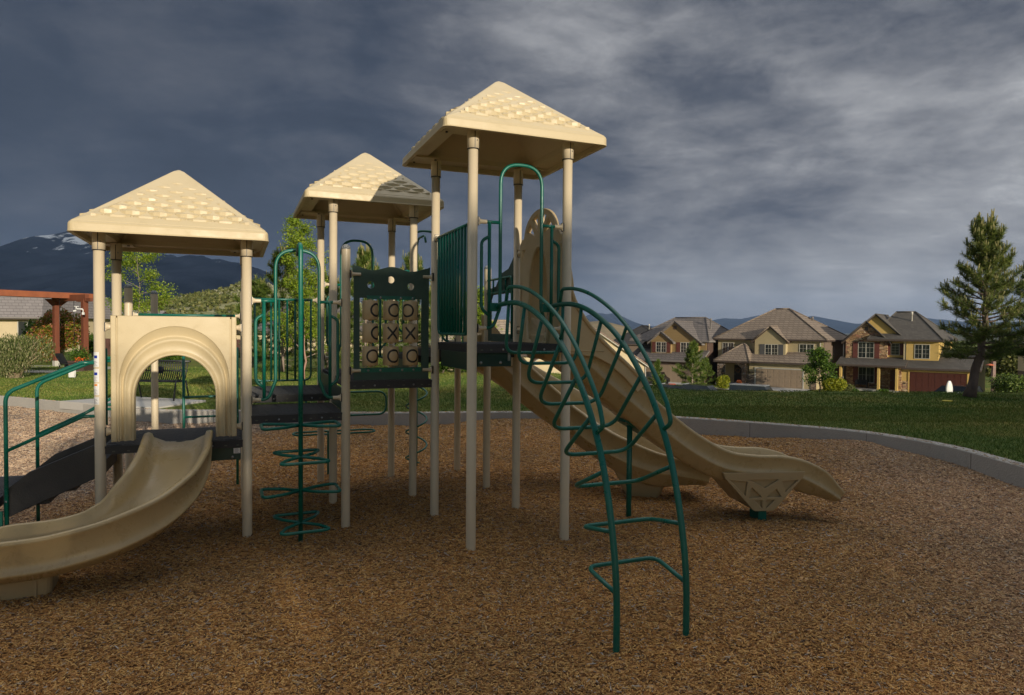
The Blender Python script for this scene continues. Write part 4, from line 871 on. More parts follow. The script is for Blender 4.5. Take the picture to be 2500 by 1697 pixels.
L_MIDP = leafmat('bright_pine_needles', [(0, (.045, .085, .014)), (.5, (.095, .155, .022)), (.85, (.17, .23, .036)), (1, (.26, .28, .08))], .5, .15)
L_RED = leafmat('red_orange_leaves', [(0, (.08, .12, .012)), (.4, (.18, .22, .02)), (.65, (.36, .20, .03)), (.82, (.42, .12, .06)), (1, (.55, .27, .20))])
L_GRN = leafmat('shrub_leaves', [(0, (.03, .07, .008)), (.5, (.07, .14, .014)), (1, (.15, .24, .03))])
L_GOLD = leafmat('golden_shrub_leaves', [(0, (.10, .14, .01)), (.5, (.24, .27, .015)), (1, (.42, .40, .03))])
L_SAGE = leafmat('willow_shrub_leaves', [(0, (.045, .075, .02)), (.45, (.13, .17, .045)), (.8, (.28, .29, .12)), (1, (.46, .42, .26))])
L_SCRUB = leafmat('scrub_leaves', [(0, (.07, .09, .025)), (.6, (.15, .17, .05)), (1, (.26, .25, .09))])
L_PALE = leafmat('pale_blossom', [(0, (.22, .24, .12)), (.5, (.38, .38, .24)), (1, (.55, .53, .40))])
BARK = M('bark', (.15, .095, .065), (.075, .050, .036), 9, .9, .8, 26, stretch=(1, 1, .25))
BARKG = M('grey_branch', (.33, .27, .22), (.22, .17, .13), 6, .85, .3, 20)
BARKP = M('pine_bark', (.21, .14, .115), (.09, .062, .055), 7, .9, 1.0, 16, stretch=(1, 1, .35))
def quads(C, size, asp=.5, seed=0, d=None, flat=0):
    g = np.random.default_rng(seed); n = len(C); u = g.normal(size=(n, 3)) if d is None else d + g.normal(size=(n, 3)) * .35; u /= np.linalg.norm(u, axis=1)[:, None]
    r = g.normal(size=(n, 3)); r[:, 2] += flat; s = np.cross(u, r); s /= np.linalg.norm(s, axis=1)[:, None] + 1e-9; L = size * g.uniform(.6, 1.3, n)[:, None]
    v = np.stack([C - u * L * .5, C + s * L * asp * .5, C + u * L * .5, C - s * L * asp * .5], 1).reshape(-1, 3); return v, np.arange(n * 4).reshape(-1, 4)
def grow(base, height, spread, seed, nb=9, r0=.08, start=.25, lean=(0, 0), sub=4, up=.5, twig=3, shape=None):
    g = random.Random(seed); B = []; tips = []; base = Vector(base); tr = [base.copy()]
    for i in range(1, 9): t = i / 8; tr.append(base + Vector((lean[0] * t * height + g.gauss(0, .02) * height * .5, lean[1] * t * height + g.gauss(0, .02) * height * .5, height * t * .96)))
    B.append((tr, [max(.008, r0 * (1 - .93 * i / 8)) for i in range(9)])); at_ = lambda t: tr[min(7, int(t * 8))].lerp(tr[min(8, int(t * 8) + 1)], t * 8 - int(t * 8) if t < 1 else 0)
    for k in range(nb):
        t = start + (1 - start) * (k + g.random() * .6) / nb; p = at_(min(.97, t)); a = k * 2.4 + g.random() * .8; w = shape(t) if shape else (1 - .55 * t)
        ln = spread * w * g.uniform(.75, 1.15); d = Vector((math.cos(a), math.sin(a), up * g.uniform(.5, 1.4))).normalized(); pts = [p.copy()]
        for j in range(4): d = (d + Vector((g.gauss(0, .13), g.gauss(0, .13), g.gauss(.02, .12)))).normalized(); pts.append(pts[-1] + d * ln / 4)
        rb = max(.006, r0 * .42 * (1 - t * .6)); B.append((pts, [rb, rb * .75, rb * .55, rb * .35, rb * .2]))
        for m in range(sub):
            f = g.uniform(.3, 1); q = pts[min(3, int(f * 4))].lerp(pts[min(4, int(f * 4) + 1)], .5); dd = (d + Vector((g.gauss(0, .7), g.gauss(0, .7), g.gauss(.15, .5)))).normalized(); l2 = ln * g.uniform(.25, .5); pp = [q, q + dd * l2 * .5, q + dd * l2 + Vector((0, 0, g.gauss(0, .05)))]
            B.append((pp, [rb * .3, rb * .2, rb * .1])); tips += [pp[1], pp[2], pp[1].lerp(pp[2], .5)]
        tips += [pts[2], pts[3], pts[4]]
    tips.append(tr[-1]); return B, tips
def tree(name, label, cat, base, height, spread, seed, nleaf, lsize, leaf, bark=BARK, group=None, jit=.16, asp=.5, **kw):
    t = thing(name, label, cat, base, 0, group); OFF[t.name] = tuple(base); B, tips = grow(base, height, spread, seed, **kw); mb = MB()
    for p, r in B: mb.tube(p, r, 7 if r[0] > .02 else 5)
    obj('trunk', mb, [bark], t); g = np.random.default_rng(seed); T = np.array([tuple(p) for p in tips]); c = T[g.integers(0, len(T), nleaf)] + g.normal(size=(nleaf, 3)) * jit * np.array([1, 1, .7])
    v, f = quads(c - np.array(base), lsize, asp, seed + 1, flat=1.0); o = link(bpy.data.objects.new('crown', np_mesh('crown', v, f, leaf))); o.parent = t; return t
def pine(name, label, base, height, spread, seed, leaf, nb=60, bark=BARKP, group=None, start=.18, tufts=9, nd=26, nl=.16, nw=.012, r0=.11, droop=.15, candles=True, bend=0, bare=0, wshape=None, density=1.0):
    t = thing(name, label, 'pine tree', base, 0, group); OFF[t.name] = tuple(base); g = random.Random(seed); base = Vector(base); tr = []
    for i in range(13): s = i / 12; tr.append(base + Vector((bend * math.sin(s * 2.6) * height * .06 + (bend * .12 * (1 - s) ** 3 * -height * .25), g.gauss(0, .006) * height, height * s * .97)))
    mb = MB(); mb.tube(tr, [max(.012, r0 * (1 - .9 * i / 12) * (1 + (.35 if i == 0 else 0))) for i in range(13)], 12); C = []; Dn = []; cd = MB()
    at_ = lambda s: tr[min(11, int(s * 12))].lerp(tr[min(12, int(s * 12) + 1)], s * 12 - int(s * 12))
    for k in range(nb):
        s = start + (.97 - start) * (k + g.random()) / nb; p = at_(min(.985, s)); a = k * 2.399 + g.gauss(0, .3); u_ = (s - start) / (1 - start)
        w = wshape(u_) if wshape else (min(1, .55 + u_ * 2.2) if u_ < .25 else 1 - (u_ - .25) / .75 * .86); ln = spread * w * g.uniform(.7, 1.12)
        el = -.10 - droop + u_ * 1.1 + g.gauss(0, .1); d = Vector((math.cos(a) * math.cos(el), math.sin(a) * math.cos(el), math.sin(el))); pts = [p.copy()]
        for j in range(5): d = (d + Vector((g.gauss(0, .07), g.gauss(0, .07), .09 + g.gauss(0, .05)))).normalized(); pts.append(pts[-1] + d * ln / 5)
        rb = max(.008, r0 * .26 * (1 - u_ * .7)); mb.tube(pts, [rb, rb * .85, rb * .65, rb * .5, rb * .35, rb * .2], 6); ends = [(pts[5], d, 1)]
        for j in range(tufts):
            f = g.uniform(.28 + bare, 1) * 4.99; q = pts[int(f)].lerp(pts[int(f) + 1], f - int(f)); dd = (d + Vector((g.gauss(0, .6), g.gauss(0, .6), g.gauss(.1, .3)))).normalized(); l2 = ln * g.uniform(.10, .28); e = q + dd * l2; mb.tube([q, e], [rb * .3, rb * .15], 4, caps=False); ends.append((e, (dd + Vector((0, 0, .35))).normalized(), 0)); ends.append((q.lerp(e, .5), dd, 0))
        for e, dd, main in ends:
            m = int(nd * density * g.uniform(.7, 1.2)); 
            for j in range(m): C.append(e - dd * nl * g.uniform(-.1, 1.1)); Dn.append(dd)
            if candles and (main or g.random() < .18) and u_ > .12: h = nl * g.uniform(.7, 1.5) * (1.2 if u_ > .6 else .8); cd.tube([e, e + Vector((g.gauss(0, .02), g.gauss(0, .02), h))], [.011, .013], 5)
    for k in range(5 if candles else 0): h = g.uniform(.2, .45); q = tr[-1] + Vector((g.gauss(0, .09), g.gauss(0, .09), g.uniform(-.25, 0))); cd.tube([q, q + Vector((0, 0, h))], [.012, .016], 6)
    o_ = len(mb.v); mb.v += cd.v; mb.f += [tuple(i + o_ for i in q) for q in cd.f]; mb.m += [1] * len(cd.f); mb.s += cd.s
    obj('trunk', mb, [bark, M('pine_shoot', (.20, .20, .06), (.30, .26, .10), 30, .7)], t); C = np.array([tuple(c) for c in C]); Dn = np.array([tuple(c) for c in Dn]); rg_ = np.random.default_rng(seed); n = len(C)
    sp = rg_.normal(size=(n, 3)); u = Dn * .75 + sp * .62; u /= np.linalg.norm(u, axis=1)[:, None]; s_ = np.cross(u, rg_.normal(size=(n, 3))); s_ /= np.linalg.norm(s_, axis=1)[:, None]; L = nl * rg_.uniform(.65, 1.15, n)[:, None]
    v = np.stack([C - s_ * nw * .5, C + s_ * nw * .5, C + u * L], 1).reshape(-1, 3) - np.array(tuple(base)); o = link(bpy.data.objects.new('crown', np_mesh('crown', v, np.arange(n * 3).reshape(-1, 3), leaf))); o.parent = t
    return t
def shrub(name, label, cat, c, rx, ry, rz, n, lsize, leaf, seed, group=None, stems=18, asp=.5, shell=.35, lumps=7, bark=BARKG, up=0):
    c = Vector(c); t = thing(name, label, cat, c, 0, group); OFF[t.name] = tuple(c); g = np.random.default_rng(seed); gr = random.Random(seed); mb = MB(); LC = []
    for i in range(lumps): a = gr.random() * 6.28; q = gr.uniform(.15, .6); LC.append((q * math.cos(a) * rx, q * math.sin(a) * ry, rz * gr.uniform(.45, 1.05), gr.uniform(.38, .62)))
    per = n // lumps; P_ = []
    for x, y, z, k in LC:
        d = g.normal(size=(per, 3)); d /= np.linalg.norm(d, axis=1)[:, None]; rr = g.uniform(shell, 1.06, per)[:, None] ** .6; P_.append(d * rr * np.array([rx * k, ry * k, rz * k * 1.0]) + np.array([x, y, z]))
    P_ = np.concatenate(P_); P_ = P_[P_[:, 2] > .01]
    for i in range(stems): e = P_[gr.randrange(len(P_))]; mb.tube([c + Vector((gr.gauss(0, .06) * rx, gr.gauss(0, .06) * ry, 0)), c + Vector(e * np.array([.45, .45, .6])), c + Vector(e)], [.014, .010, .004], 5)
    if stems: obj('stem', mb, [bark], t)
    v, f = quads(P_, lsize, asp, seed + 3, d=(np.repeat([[0, 0, up]], len(P_), 0) + P_ * .6 if up else None)); o = link(bpy.data.objects.new('foliage', np_mesh('foliage', v, f, leaf))); o.parent = t; return t
tz = lambda x, y: float(terrain(np.array([x]), np.array([y]))[0])
def gp_(px, Y, dz=0): p = at(px, 800, Y); return (p.x, p.y, tz(p.x, p.y) + dz)
# right-hand pines on the lawn crest
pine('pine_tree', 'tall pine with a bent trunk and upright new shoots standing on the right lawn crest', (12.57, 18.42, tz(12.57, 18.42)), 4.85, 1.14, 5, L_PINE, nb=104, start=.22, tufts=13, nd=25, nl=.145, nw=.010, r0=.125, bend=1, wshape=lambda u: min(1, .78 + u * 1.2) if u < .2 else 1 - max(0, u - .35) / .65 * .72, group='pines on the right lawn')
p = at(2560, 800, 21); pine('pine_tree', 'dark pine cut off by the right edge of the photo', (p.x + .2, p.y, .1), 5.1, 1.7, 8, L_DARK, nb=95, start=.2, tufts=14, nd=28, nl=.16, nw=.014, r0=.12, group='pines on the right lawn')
# trees behind the structure
g2_ = 'trees on the lawn behind the playground'
tree('locust_tree', 'tall light green locust with pale twigs rising behind the flower climber', 'tree', gp_(735, 24), 5.7, 1.35, 31, 15000, .080, L_LOC, BARKG, g2_, nb=20, r0=.06, start=.12, sub=6, up=.75, jit=.13, lean=(.0, 0), shape=lambda t: 1.05 - .75 * t)
tree('locust_tree', 'light green sapling with forked pale branches seen under the lowest roof', 'tree', gp_(338, 29), 4.95, 1.6, 44, 9500, .09, L_LOC, BARKG, g2_, nb=15, r0=.05, start=.25, sub=5, up=.6, jit=.15, shape=lambda t: 1.1 - .7 * t)
tree('locust_tree', 'light green leafy tree between the highest posts above the tiled roof', 'tree', gp_(1165, 34), 4.3, 1.4, 57, 15000, .11, L_LOC, BARKG, g2_, nb=16, r0=.05, start=.2, sub=5, up=.8, jit=.16)
pine('pine_tree', 'bright bushy pine between the middle roof posts', gp_(800, 29), 4.1, 2.0, 66, L_MIDP, nb=60, bark=BARKG, start=.04, tufts=13, nd=26, nl=.18, nw=.017, r0=.06, bare=.05, group=g2_)
pine('pine_tree', 'bright bushy pine behind the right half of the game panel', gp_(955, 31), 4.3, 1.9, 67, L_MIDP, nb=60, bark=BARKG, start=.04, tufts=13, nd=26, nl=.18, nw=.017, r0=.06, bare=.05, group=g2_)
pine('pine_tree', 'bright pine with bare lower branches left of the speckled-cap post', gp_(690, 27), 4.85, 1.9, 61, L_MIDP, nb=64, bark=BARKG, start=.06, tufts=13, nd=26, nl=.17, nw=.016, r0=.07, bare=.12, group=g2_, candles=True)
pine('pine_tree', 'bright pine with upright tips behind the speckled-cap post', gp_(893, 25), 4.7, 1.7, 62, L_MIDP, nb=64, bark=BARKG, start=.06, tufts=13, nd=26, nl=.17, nw=.016, r0=.07, bare=.1, group=g2_)
pine('pine_tree', 'bright pine seen through the openings of the game panel', gp_(1008, 28), 4.95, 1.6, 63, L_MIDP, nb=64, bark=BARKG, start=.06, tufts=13, nd=26, nl=.18, nw=.016, r0=.07, bare=.1, group=g2_)
pine('pine_tree', 'pine with pale bare twigs just right of the lowest tower', gp_(625, 30), 3.7, 1.8, 64, L_MIDP, nb=56, bark=BARKG, start=.06, tufts=12, nd=24, nl=.18, nw=.017, r0=.06, bare=.15, group=g2_, candles=False)
pine('pine_tree', 'pine filling the gap between the game panel and the highest tower', gp_(1068, 30), 4.2, 1.2, 65, L_MIDP, nb=56, bark=BARKG, start=.05, tufts=12, nd=24, nl=.18, nw=.017, r0=.06, bare=.05, group=g2_)
tree('young_tree', 'slender tree with a pale straight trunk behind the flower climber loops', 'tree', gp_(742, 23.5), 2.6, .5, 71, 900, .06, L_LOC, M('pale_trunk', (.42, .25, .19), (.34, .2, .15), 8, .8), nb=6, r0=.045, start=.6, sub=2)
tree('young_tree', 'slender pale trunk beside the leafy hedge under the highest deck', 'tree', gp_(1184, 26), 1.6, .5, 72, 700, .06, L_GRN, M('pale_trunk', (.42, .25, .19)), nb=6, r0=.05, start=.6, sub=2)
for px, Y, lab, sd in ((1082, 27, 'low leafy hedge shrub left of the highest front post', 80), (1130, 27.5, 'low leafy hedge shrub directly behind the rear posts', 81), (1178, 27, 'low leafy hedge shrub by the rear curved slide', 82)):
    shrub('hedge_shrub', lab, 'shrub', gp_(px, Y), .62, .5, .50, 3800, .09, L_GRN, sd, 'hedge shrubs at the lawn edge', stems=6, asp=.75)
# left side plants
shrub('willow_shrub', 'big loose willow shrub with pale twigs at the left edge of the lawn', 'shrub', gp_(38, 22.8), 1.25, .8, 1.05, 17000, .085, L_SAGE, 90, stems=170, asp=.28, up=1.6, bark=M('pale_twig', (.50, .40, .26), (.36, .28, .18), 8, .8), lumps=11)
shrub('maple_shrub', 'rounded red and orange shrub beneath the timber pergola', 'shrub', gp_(148, 33), 1.45, 1.1, 1.75, 20000, .11, L_RED, 91, stems=16, asp=.7, lumps=10)
shrub('leafy_shrub', 'green shrub in front of the grey-roofed house at left', 'shrub', gp_(98, 34), .8, .7, 1.35, 7000, .12, L_GRN, 92, stems=8, asp=.7)
shrub('leafy_shrub', 'low green shrub beside the brown fence', 'shrub', gp_(228, 40), .7, .6, .9, 3000, .12, L_GRN, 93, stems=5, asp=.7)
shrub('leafy_shrub', 'yellow green shrub behind the black bench', 'shrub', gp_(405, 33), 1.6, .6, .62, 5000, .10, L_GRN, 94, stems=5, asp=.7)
shrub('leafy_shrub', 'dry pinkish shrub low behind the barred rail', 'shrub', gp_(628, 31), .6, .5, .75, 3500, .08, L_PALE, 95, stems=14, asp=.5)
# far vegetation by the houses
GZ = -4.45
def fp2(px, Y, z=GZ): p = at(px, 806, Y); return (p.x, p.y, z)
pine('pine_tree', 'small bright pine on the front lawn between the two left street houses', fp2(1692, 76), 5.3, 2.15, 101, L_MIDP, nb=56, bark=BARKG, start=.05, tufts=8, nd=16, nl=.36, nw=.05, r0=.09, candles=False)
pine('pine_tree', 'tiny green conifer at the corner of the cream house', fp2(1607, 70), 3.6, .95, 102, L_MIDP, nb=30, start=.05, tufts=6, nd=14, nl=.3, nw=.05, r0=.06, candles=False)
pine('pine_tree', 'small wispy pine beside the dark side wall', fp2(1722, 77.5), 3.5, 1.5, 103, L_MIDP, nb=24, start=.05, tufts=6, nd=12, nl=.3, nw=.05, r0=.06, candles=False)
tree('aspen_tree', 'light green white-stemmed tree right of the beige garage door', 'tree', fp2(2003, 72), 4.6, 1.7, 104, 5200, .20, L_GRN, BARKG, nb=13, r0=.09, start=.15, sub=4, jit=.28, asp=.7)
shrub('golden_shrub', 'bright golden yellow shrub between the tan house and the stone house', 'shrub', fp2(2040, 70), 1.25, 1.0, 1.1, 5200, .17, L_GOLD, 105, stems=4, asp=.8)
shrub('golden_shrub', 'yellow shrub beside the stone porch of the tan house', 'shrub', fp2(1767, 77), 1.15, .9, 1.05, 3200, .18, L_GOLD, 106, stems=4, asp=.8)
shrub('leafy_shrub', 'small round green shrub at the left end of the stone house porch', 'shrub', fp2(2093, 70), .55, .5, .45, 1500, .12, L_GRN, 107, stems=0, asp=.8)
shrub('leafy_shrub', 'small green shrub before the front door of the stone house', 'shrub', fp2(2160, 69), .8, .6, .5, 1600, .13, L_GRN, 108, stems=0, asp=.8)
shrub('leafy_shrub', 'grey shrub under the porch of the stone house', 'shrub', fp2(2070, 72), .9, .6, .7, 1600, .15, L_SCRUB, 109, stems=3, asp=.6)
shrub('leafy_shrub', 'big light green bush at the right edge beyond the lawn', 'shrub', fp2(2478, 60, -3.9), 2.0, 1.5, 1.45, 8000, .20, L_MIDP, 110, stems=10, asp=.5)
for px, Y, h, sd, lab in ((2450, 95, 7.2, 111, 'broad dark tree behind the garage end of the stone house'), (2492, 100, 7.5, 112, 'dark tree at the right edge behind the wooden pole'), (2066, 105, 6.0, 113, 'dark tree seen between the tan house and the stone house')):
    shrub('far_tree', lab, 'tree', fp2(px, Y), 3.4, 2.6, h * .55, 5200, .42, L_SCRUB, sd, 'dark trees behind the houses', stems=5, asp=.8)
# scrub on the hillside (too many to count)
sv, sf, off_ = [], [], 0
g = np.random.default_rng(5)
def hz_(x, y): return None
hill = bpy.data.objects['hillside']; hv = np.array([tuple(q.co) for q in hill.data.vertices]); hv = hv[(hv[:, 1] < 205) & (hv[:, 1] > 100) & (hv[:, 2] > .4)]
def hill_scatter(name, n, per, rad, size, leaf, lab, cat, cond):
    P_ = hv[g.integers(0, len(hv), n * 4)] + g.normal(size=(n * 4, 3)) * np.array([1.2, 1.2, 0]); P_ = P_[cond(P_)][:n]; n_ = len(P_); d = g.normal(size=(n_ * per, 3)); d /= np.linalg.norm(d, axis=1)[:, None]; d[:, 2] = np.abs(d[:, 2]) * .8
    rr = np.repeat(rad * g.uniform(.6, 1.4, n_), per)[:, None] * g.uniform(.6, 1, (n_ * per, 1)); C = np.repeat(P_, per, 0) + d * rr; v, f = quads(C, size, .8, 9); tag(link(bpy.data.objects.new(name, np_mesh(name, v, f, leaf))), lab, cat, kind='stuff')
pxof = lambda P_: 1250 + P_[:, 0] / P_[:, 1] * 1656.6
hill_scatter('hillside_scrub', 2300, 30, 1.25, .75, L_SCRUB, 'olive scrub oak covering the hillside behind the playground', 'scrub', lambda P_: (pxof(P_) < 640) | (P_[:, 1] < 150))
hill_scatter('hillside_sagebrush', 2600, 14, .6, .38, L_PALE, 'pale sagebrush and dry bloom on the upper hillside', 'sagebrush', lambda P_: (pxof(P_) > 380) & (P_[:, 1] > 165))
# ================================================================ houses
def tile_mat(name, c1, c2, c3, pitch=1.9, bump=.6, shadow=.28):
    """courses run level on the roof; colour varies tile by tile"""
    m = bpy.data.materials.new(name); m.use_nodes = True; t = NT(m.node_tree); b = t.n['Principled BSDF']; tc_ = t.new('ShaderNodeTexCoord'); v = tc_.outputs['Object']
    br = t.new('ShaderNodeTexBrick'); sp = t.new('ShaderNodeSeparateXYZ'); t.link(v, sp.inputs[0]); cb = t.new('ShaderNodeCombineXYZ'); t.link(t.math('ADD', sp.outputs[0], sp.outputs[1]), cb.inputs[0]); t.link(sp.outputs[2], cb.inputs[1]); t.link(cb.outputs[0], br.inputs[0])
    br.inputs['Scale'].default_value = pitch; br.inputs['Brick Width'].default_value = 1.1; br.inputs['Row Height'].default_value = .5; br.inputs['Mortar Size'].default_value = .055; br.inputs['Color1'].default_value = (*c1, 1); br.inputs['Color2'].default_value = (*c2, 1); br.inputs['Mortar'].default_value = (*[x * shadow for x in c1], 1); br.offset = .5
    t.link(t.mix(t.math('MULTIPLY', t.noise(v, 1.2, 4), .6), br.outputs[0], c3), b.inputs['Base Color']); b.inputs['Roughness'].default_value = .85
    wv = t.math('FRACT', t.math('MULTIPLY', sp.outputs[2], pitch * 2)); bn = t.new('ShaderNodeBump'); bn.inputs['Strength'].default_value = bump; bn.inputs['Distance'].default_value = .06; t.link(wv, bn.inputs['Height']); t.link(bn.outputs[0], b.inputs['Normal']); return m
def stone_mat(name, cols, sc=3.4):
    m = bpy.data.materials.new(name); m.use_nodes = True; t = NT(m.node_tree); b = t.n['Principled BSDF']; tc_ = t.new('ShaderNodeTexCoord'); mp = t.new('ShaderNodeMapping'); mp.inputs['Scale'].default_value = (.62, .62, 1.5); t.link(tc_.outputs['Object'], mp.inputs[0])
    vo = t.new('ShaderNodeTexVoronoi'); vo.inputs['Scale'].default_value = sc; t.link(mp.outputs[0], vo.inputs['Vector']); ve = t.new('ShaderNodeTexVoronoi'); ve.feature = 'DISTANCE_TO_EDGE'; ve.inputs['Scale'].default_value = sc; t.link(mp.outputs[0], ve.inputs['Vector'])
    sp = t.new('ShaderNodeSeparateColor'); t.link(vo.outputs['Color'], sp.inputs[0]); c = t.ramp(sp.outputs[0], cols); e = t.math('MULTIPLY', ve.outputs['Distance'], 14, True); t.link(t.mix(e, (.05, .038, .028), c), b.inputs['Base Color']); b.inputs['Roughness'].default_value = .9
    bn = t.new('ShaderNodeBump'); bn.inputs['Strength'].default_value = 1; bn.inputs['Distance'].default_value = .05; t.link(t.math('ADD', e, t.math('MULTIPLY', sp.outputs[1], .6)), bn.inputs['Height']); t.link(bn.outputs[0], b.inputs['Normal']); return m
T_BRN = tile_mat('brown_roof_tile', (.285, .225, .17), (.21, .165, .125), (.18, .14, .11)); T_GRY = tile_mat('grey_brown_roof_tile', (.185, .162, .15), (.13, .115, .108), (.12, .105, .098)); T_SHG = tile_mat('dark_shingle', (.105, .095, .082), (.062, .056, .050), (.085, .076, .066), 3.2, .3, .6)
T_PNK = tile_mat('pinkish_roof_tile', (.40, .27, .20), (.30, .20, .15), (.35, .25, .19)); T_SLT = tile_mat('slate_grey_tile', (.26, .24, .245), (.21, .195, .20), (.24, .22, .22), 2.6, .5, .45); T_TAN = tile_mat('tan_roof_tile', (.40, .33, .25), (.32, .26, .2), (.3, .25, .19), 2.2)
STU_T = M('tan_stucco', (.44, .365, .215), (.40, .33, .19), 1.5, .9, .2, 30); STU_B = M('brown_siding', (.30, .21, .095), (.26, .18, .08), 1.5, .85, .2, 20, stretch=(.2, .2, 9)); STU_Y = M('mustard_stucco', (.62, .43, .14), (.56, .385, .125), 1.5, .9, .2, 30); STU_C = M('cream_stucco', (.62, .52, .34), (.57, .47, .30), 1.2, .9, .15, 30)
STU_D = M('taupe_stucco', (.17, .125, .095), (.15, .11, .082), 1.5, .9, .2, 30); STU_O = M('olive_stucco', (.27, .215, .10), (.24, .19, .09), 1.5, .9, .2, 30)
STN1 = stone_mat('grey_brown_stone', [(0, (.16, .11, .08)), (.4, (.26, .19, .14)), (.75, (.36, .27, .2)), (1, (.22, .20, .19))]); STN2 = stone_mat('golden_stone', [(0, (.20, .10, .06)), (.35, (.38, .24, .12)), (.65, (.52, .37, .20)), (.85, (.36, .17, .11)), (1, (.58, .46, .30))])
TRIM = M('dark_fascia', (.075, .055, .045), None, rough=.7); TRIMG = M('grey_fascia', (.20, .185, .175), None, rough=.7); WTR = M('white_trim', (.50, .48, .42), None, rough=.6); GLASS = M('window_glass', (.018, .022, .026), (.035, .04, .04), 1.2, .12, spec=.8); GAR_T = M('tan_garage_door', (.33, .25, .175), (.30, .23, .16), 2, .6, .05, 30); GAR_R = M('red_brown_wood', (.10, .030, .017), (.07, .019, .012), 4, .45, .2, 20, stretch=(6, 6, .6)); SHUT = M('red_brown_shutter', (.15, .045, .033), (.11, .034, .026), 3, .7); SHUTG = M('grey_shutter', (.085, .085, .085), None, rough=.7); DOORM = M('dark_door', (.022, .02, .02), None, rough=.45)
class House:
    def __init__(s, name, label, origin, beta, group='houses along the street'):
        s.t = thing(name, label, 'house', origin, -beta, group); s.o = s.t
    def part(s, name, mb, mats, parent=None, label=None): return obj(name, mb, mats, parent or s.t, label)
    def box(s, name, x0, x1, y0, y1, z0, z1, m, label=None): return s.part(name, MB().box(x0, x1, y0, y1, z0, z1), [m], None, label)
    def window(s, x0, x1, z0, z1, y, shut=None, mull=1, grid=(2, 3), axis='y'):
        fr = MB(); w = .055; T_ = (lambda a0, a1, b0, b1, c0, c1: (a0, a1, b0, b1, c0, c1)) if axis == 'y' else (lambda a0, a1, b0, b1, c0, c1: (b0, b1, a0, a1, c0, c1)); sg = -1 if axis == 'y' else 1
        def bx(mb, a0, a1, d0, d1, c0, c1, m=0): mb.box(*T_(a0, a1, y + sg * d0, y + sg * d1, c0, c1), m)
        bx(fr, x0 - w, x1 + w, .0, .05, z0 - w, z0); bx(fr, x0 - w, x1 + w, .0, .05, z1, z1 + w); bx(fr, x0 - w, x0, .0, .05, z0, z1); bx(fr, x1, x1 + w, .0, .05, z0, z1)
        for i in range(mull): xm = x0 + (x1 - x0) * (i + 1) / (mull + 1); bx(fr, xm - .04, xm + .04, .0, .045, z0, z1)
        n = (mull + 1) * grid[0]
        for i in range(1, n):
            if i % grid[0]: xm = x0 + (x1 - x0) * i / n; bx(fr, xm - .010, xm + .010, .0, .02, z0, z1)
        for j in range(1, grid[1]): zm = z0 + (z1 - z0) * j / grid[1]; bx(fr, x0, x1, .0, .028, zm - .010, zm + .010)
        o = s.part('window', fr, [WTR]); g = MB(); bx(g, x0, x1, .004, .012, z0, z1); s.part('pane', g, [GLASS], o)
        if shut:
            for a, b in ((x0 - .10 - shut[1], x0 - .10), (x1 + .10, x1 + .10 + shut[1])):
                sh = MB(); bx(sh, a, b, .0, .05, z0 - .05, z1 + .05); 
                for zz in (z0 + .05, (z0 + z1) / 2, z1 - .10): bx(sh, a, b, .05, .07, zz, zz + .07)
                s.part('shutter', sh, [shut[0]])
        return o
    def garage(s, x0, x1, z1, y, m, cols=8, rows=4, trim=WTR):
        g = MB(); g.box(x0, x1, y - .03, y, 0, z1)
        for i in range(cols):
            for j in range(rows): w_, h_ = (x1 - x0) / cols, z1 / rows; g.box(x0 + w_ * (i + .1), x0 + w_ * (i + .9), y - .05, y - .028, h_ * (j + .16), h_ * (j + .84))
        o = s.part('garage_door', g, [m]); f = MB(); f.box(x0 - .14, x0 - .002, y - .07, y + .02, 0, z1 + .14); f.box(x1 + .002, x1 + .14, y - .07, y + .02, 0, z1 + .14); f.box(x0, x1, y - .07, y + .02, z1 + .002, z1 + .14); s.part('frame', f, [trim], o); return o
    def door(s, x0, x1, z0, z1, y, m, wreath=False):
        d = MB(); d.box(x0, x1, y - .04, y, z0, z1)
        for a, b, c, e in ((.12, .46, .1, .45), (.54, .88, .1, .45), (.12, .46, .52, .92), (.54, .88, .52, .92)): w_, h_ = x1 - x0, z1 - z0; d.box(x0 + w_ * a, x0 + w_ * b, y - .055, y - .038, z0 + h_ * c, z0 + h_ * e)
        o = s.part('door', d, [m]); h = MB().lathe([(0, -.06), (.04, -.05), (.04, 0)], (x0 + .12, y - .05, z0 + 1.0), 8, 'y'); s.part('handle', h, [STEEL], o)
        if wreath: w_ = MB().tube([((x0 + x1) / 2 + .26 * math.cos(a), y - .10, z0 + 1.5 + .26 * math.sin(a)) for a in [i * math.pi / 9 for i in range(18)]], .055, 6, True); s.part('wreath', w_, [M('dry_wreath', (.25, .14, .07), (.12, .07, .04), 20, .9)], o)
        return o
    def hip(s, x0, x1, y0, y1, z, zr, m, rx=None, ry=None, ov=.45, name='roof', fascia=TRIM):
        x0 -= ov; x1 += ov; y0 -= ov; y1 += ov; rx = rx or ((x0 + x1) / 2 - .5, (x0 + x1) / 2 + .5); ry = ry or ((y0 + y1) / 2,) * 2; mb = MB()
        v = [(x0, y0, z), (x1, y0, z), (x1, y1, z), (x0, y1, z), (rx[0], ry[0], zr), (rx[1], ry[1], zr)]; v2 = [(a, b, c - .2) for a, b, c in v[:4]]
        mb.add(v, [(0, 1, 5, 4), (1, 2, 5), (2, 3, 4, 5), (3, 0, 4)], 0); mb.add(v[:4] + v2, [(0, 4, 5, 1), (1, 5, 6, 2), (2, 6, 7, 3), (3, 7, 4, 0), (4, 7, 6, 5)], 1)
        for a, b in ((0, 4), (1, 5), (2, 5), (3, 4), (4, 5)): mb.tube([Vector(v[a]) + Vector((0, 0, .03)), Vector(v[b]) + Vector((0, 0, .03))], .085, 6)
        return s.part(name, mb, [m, fascia])
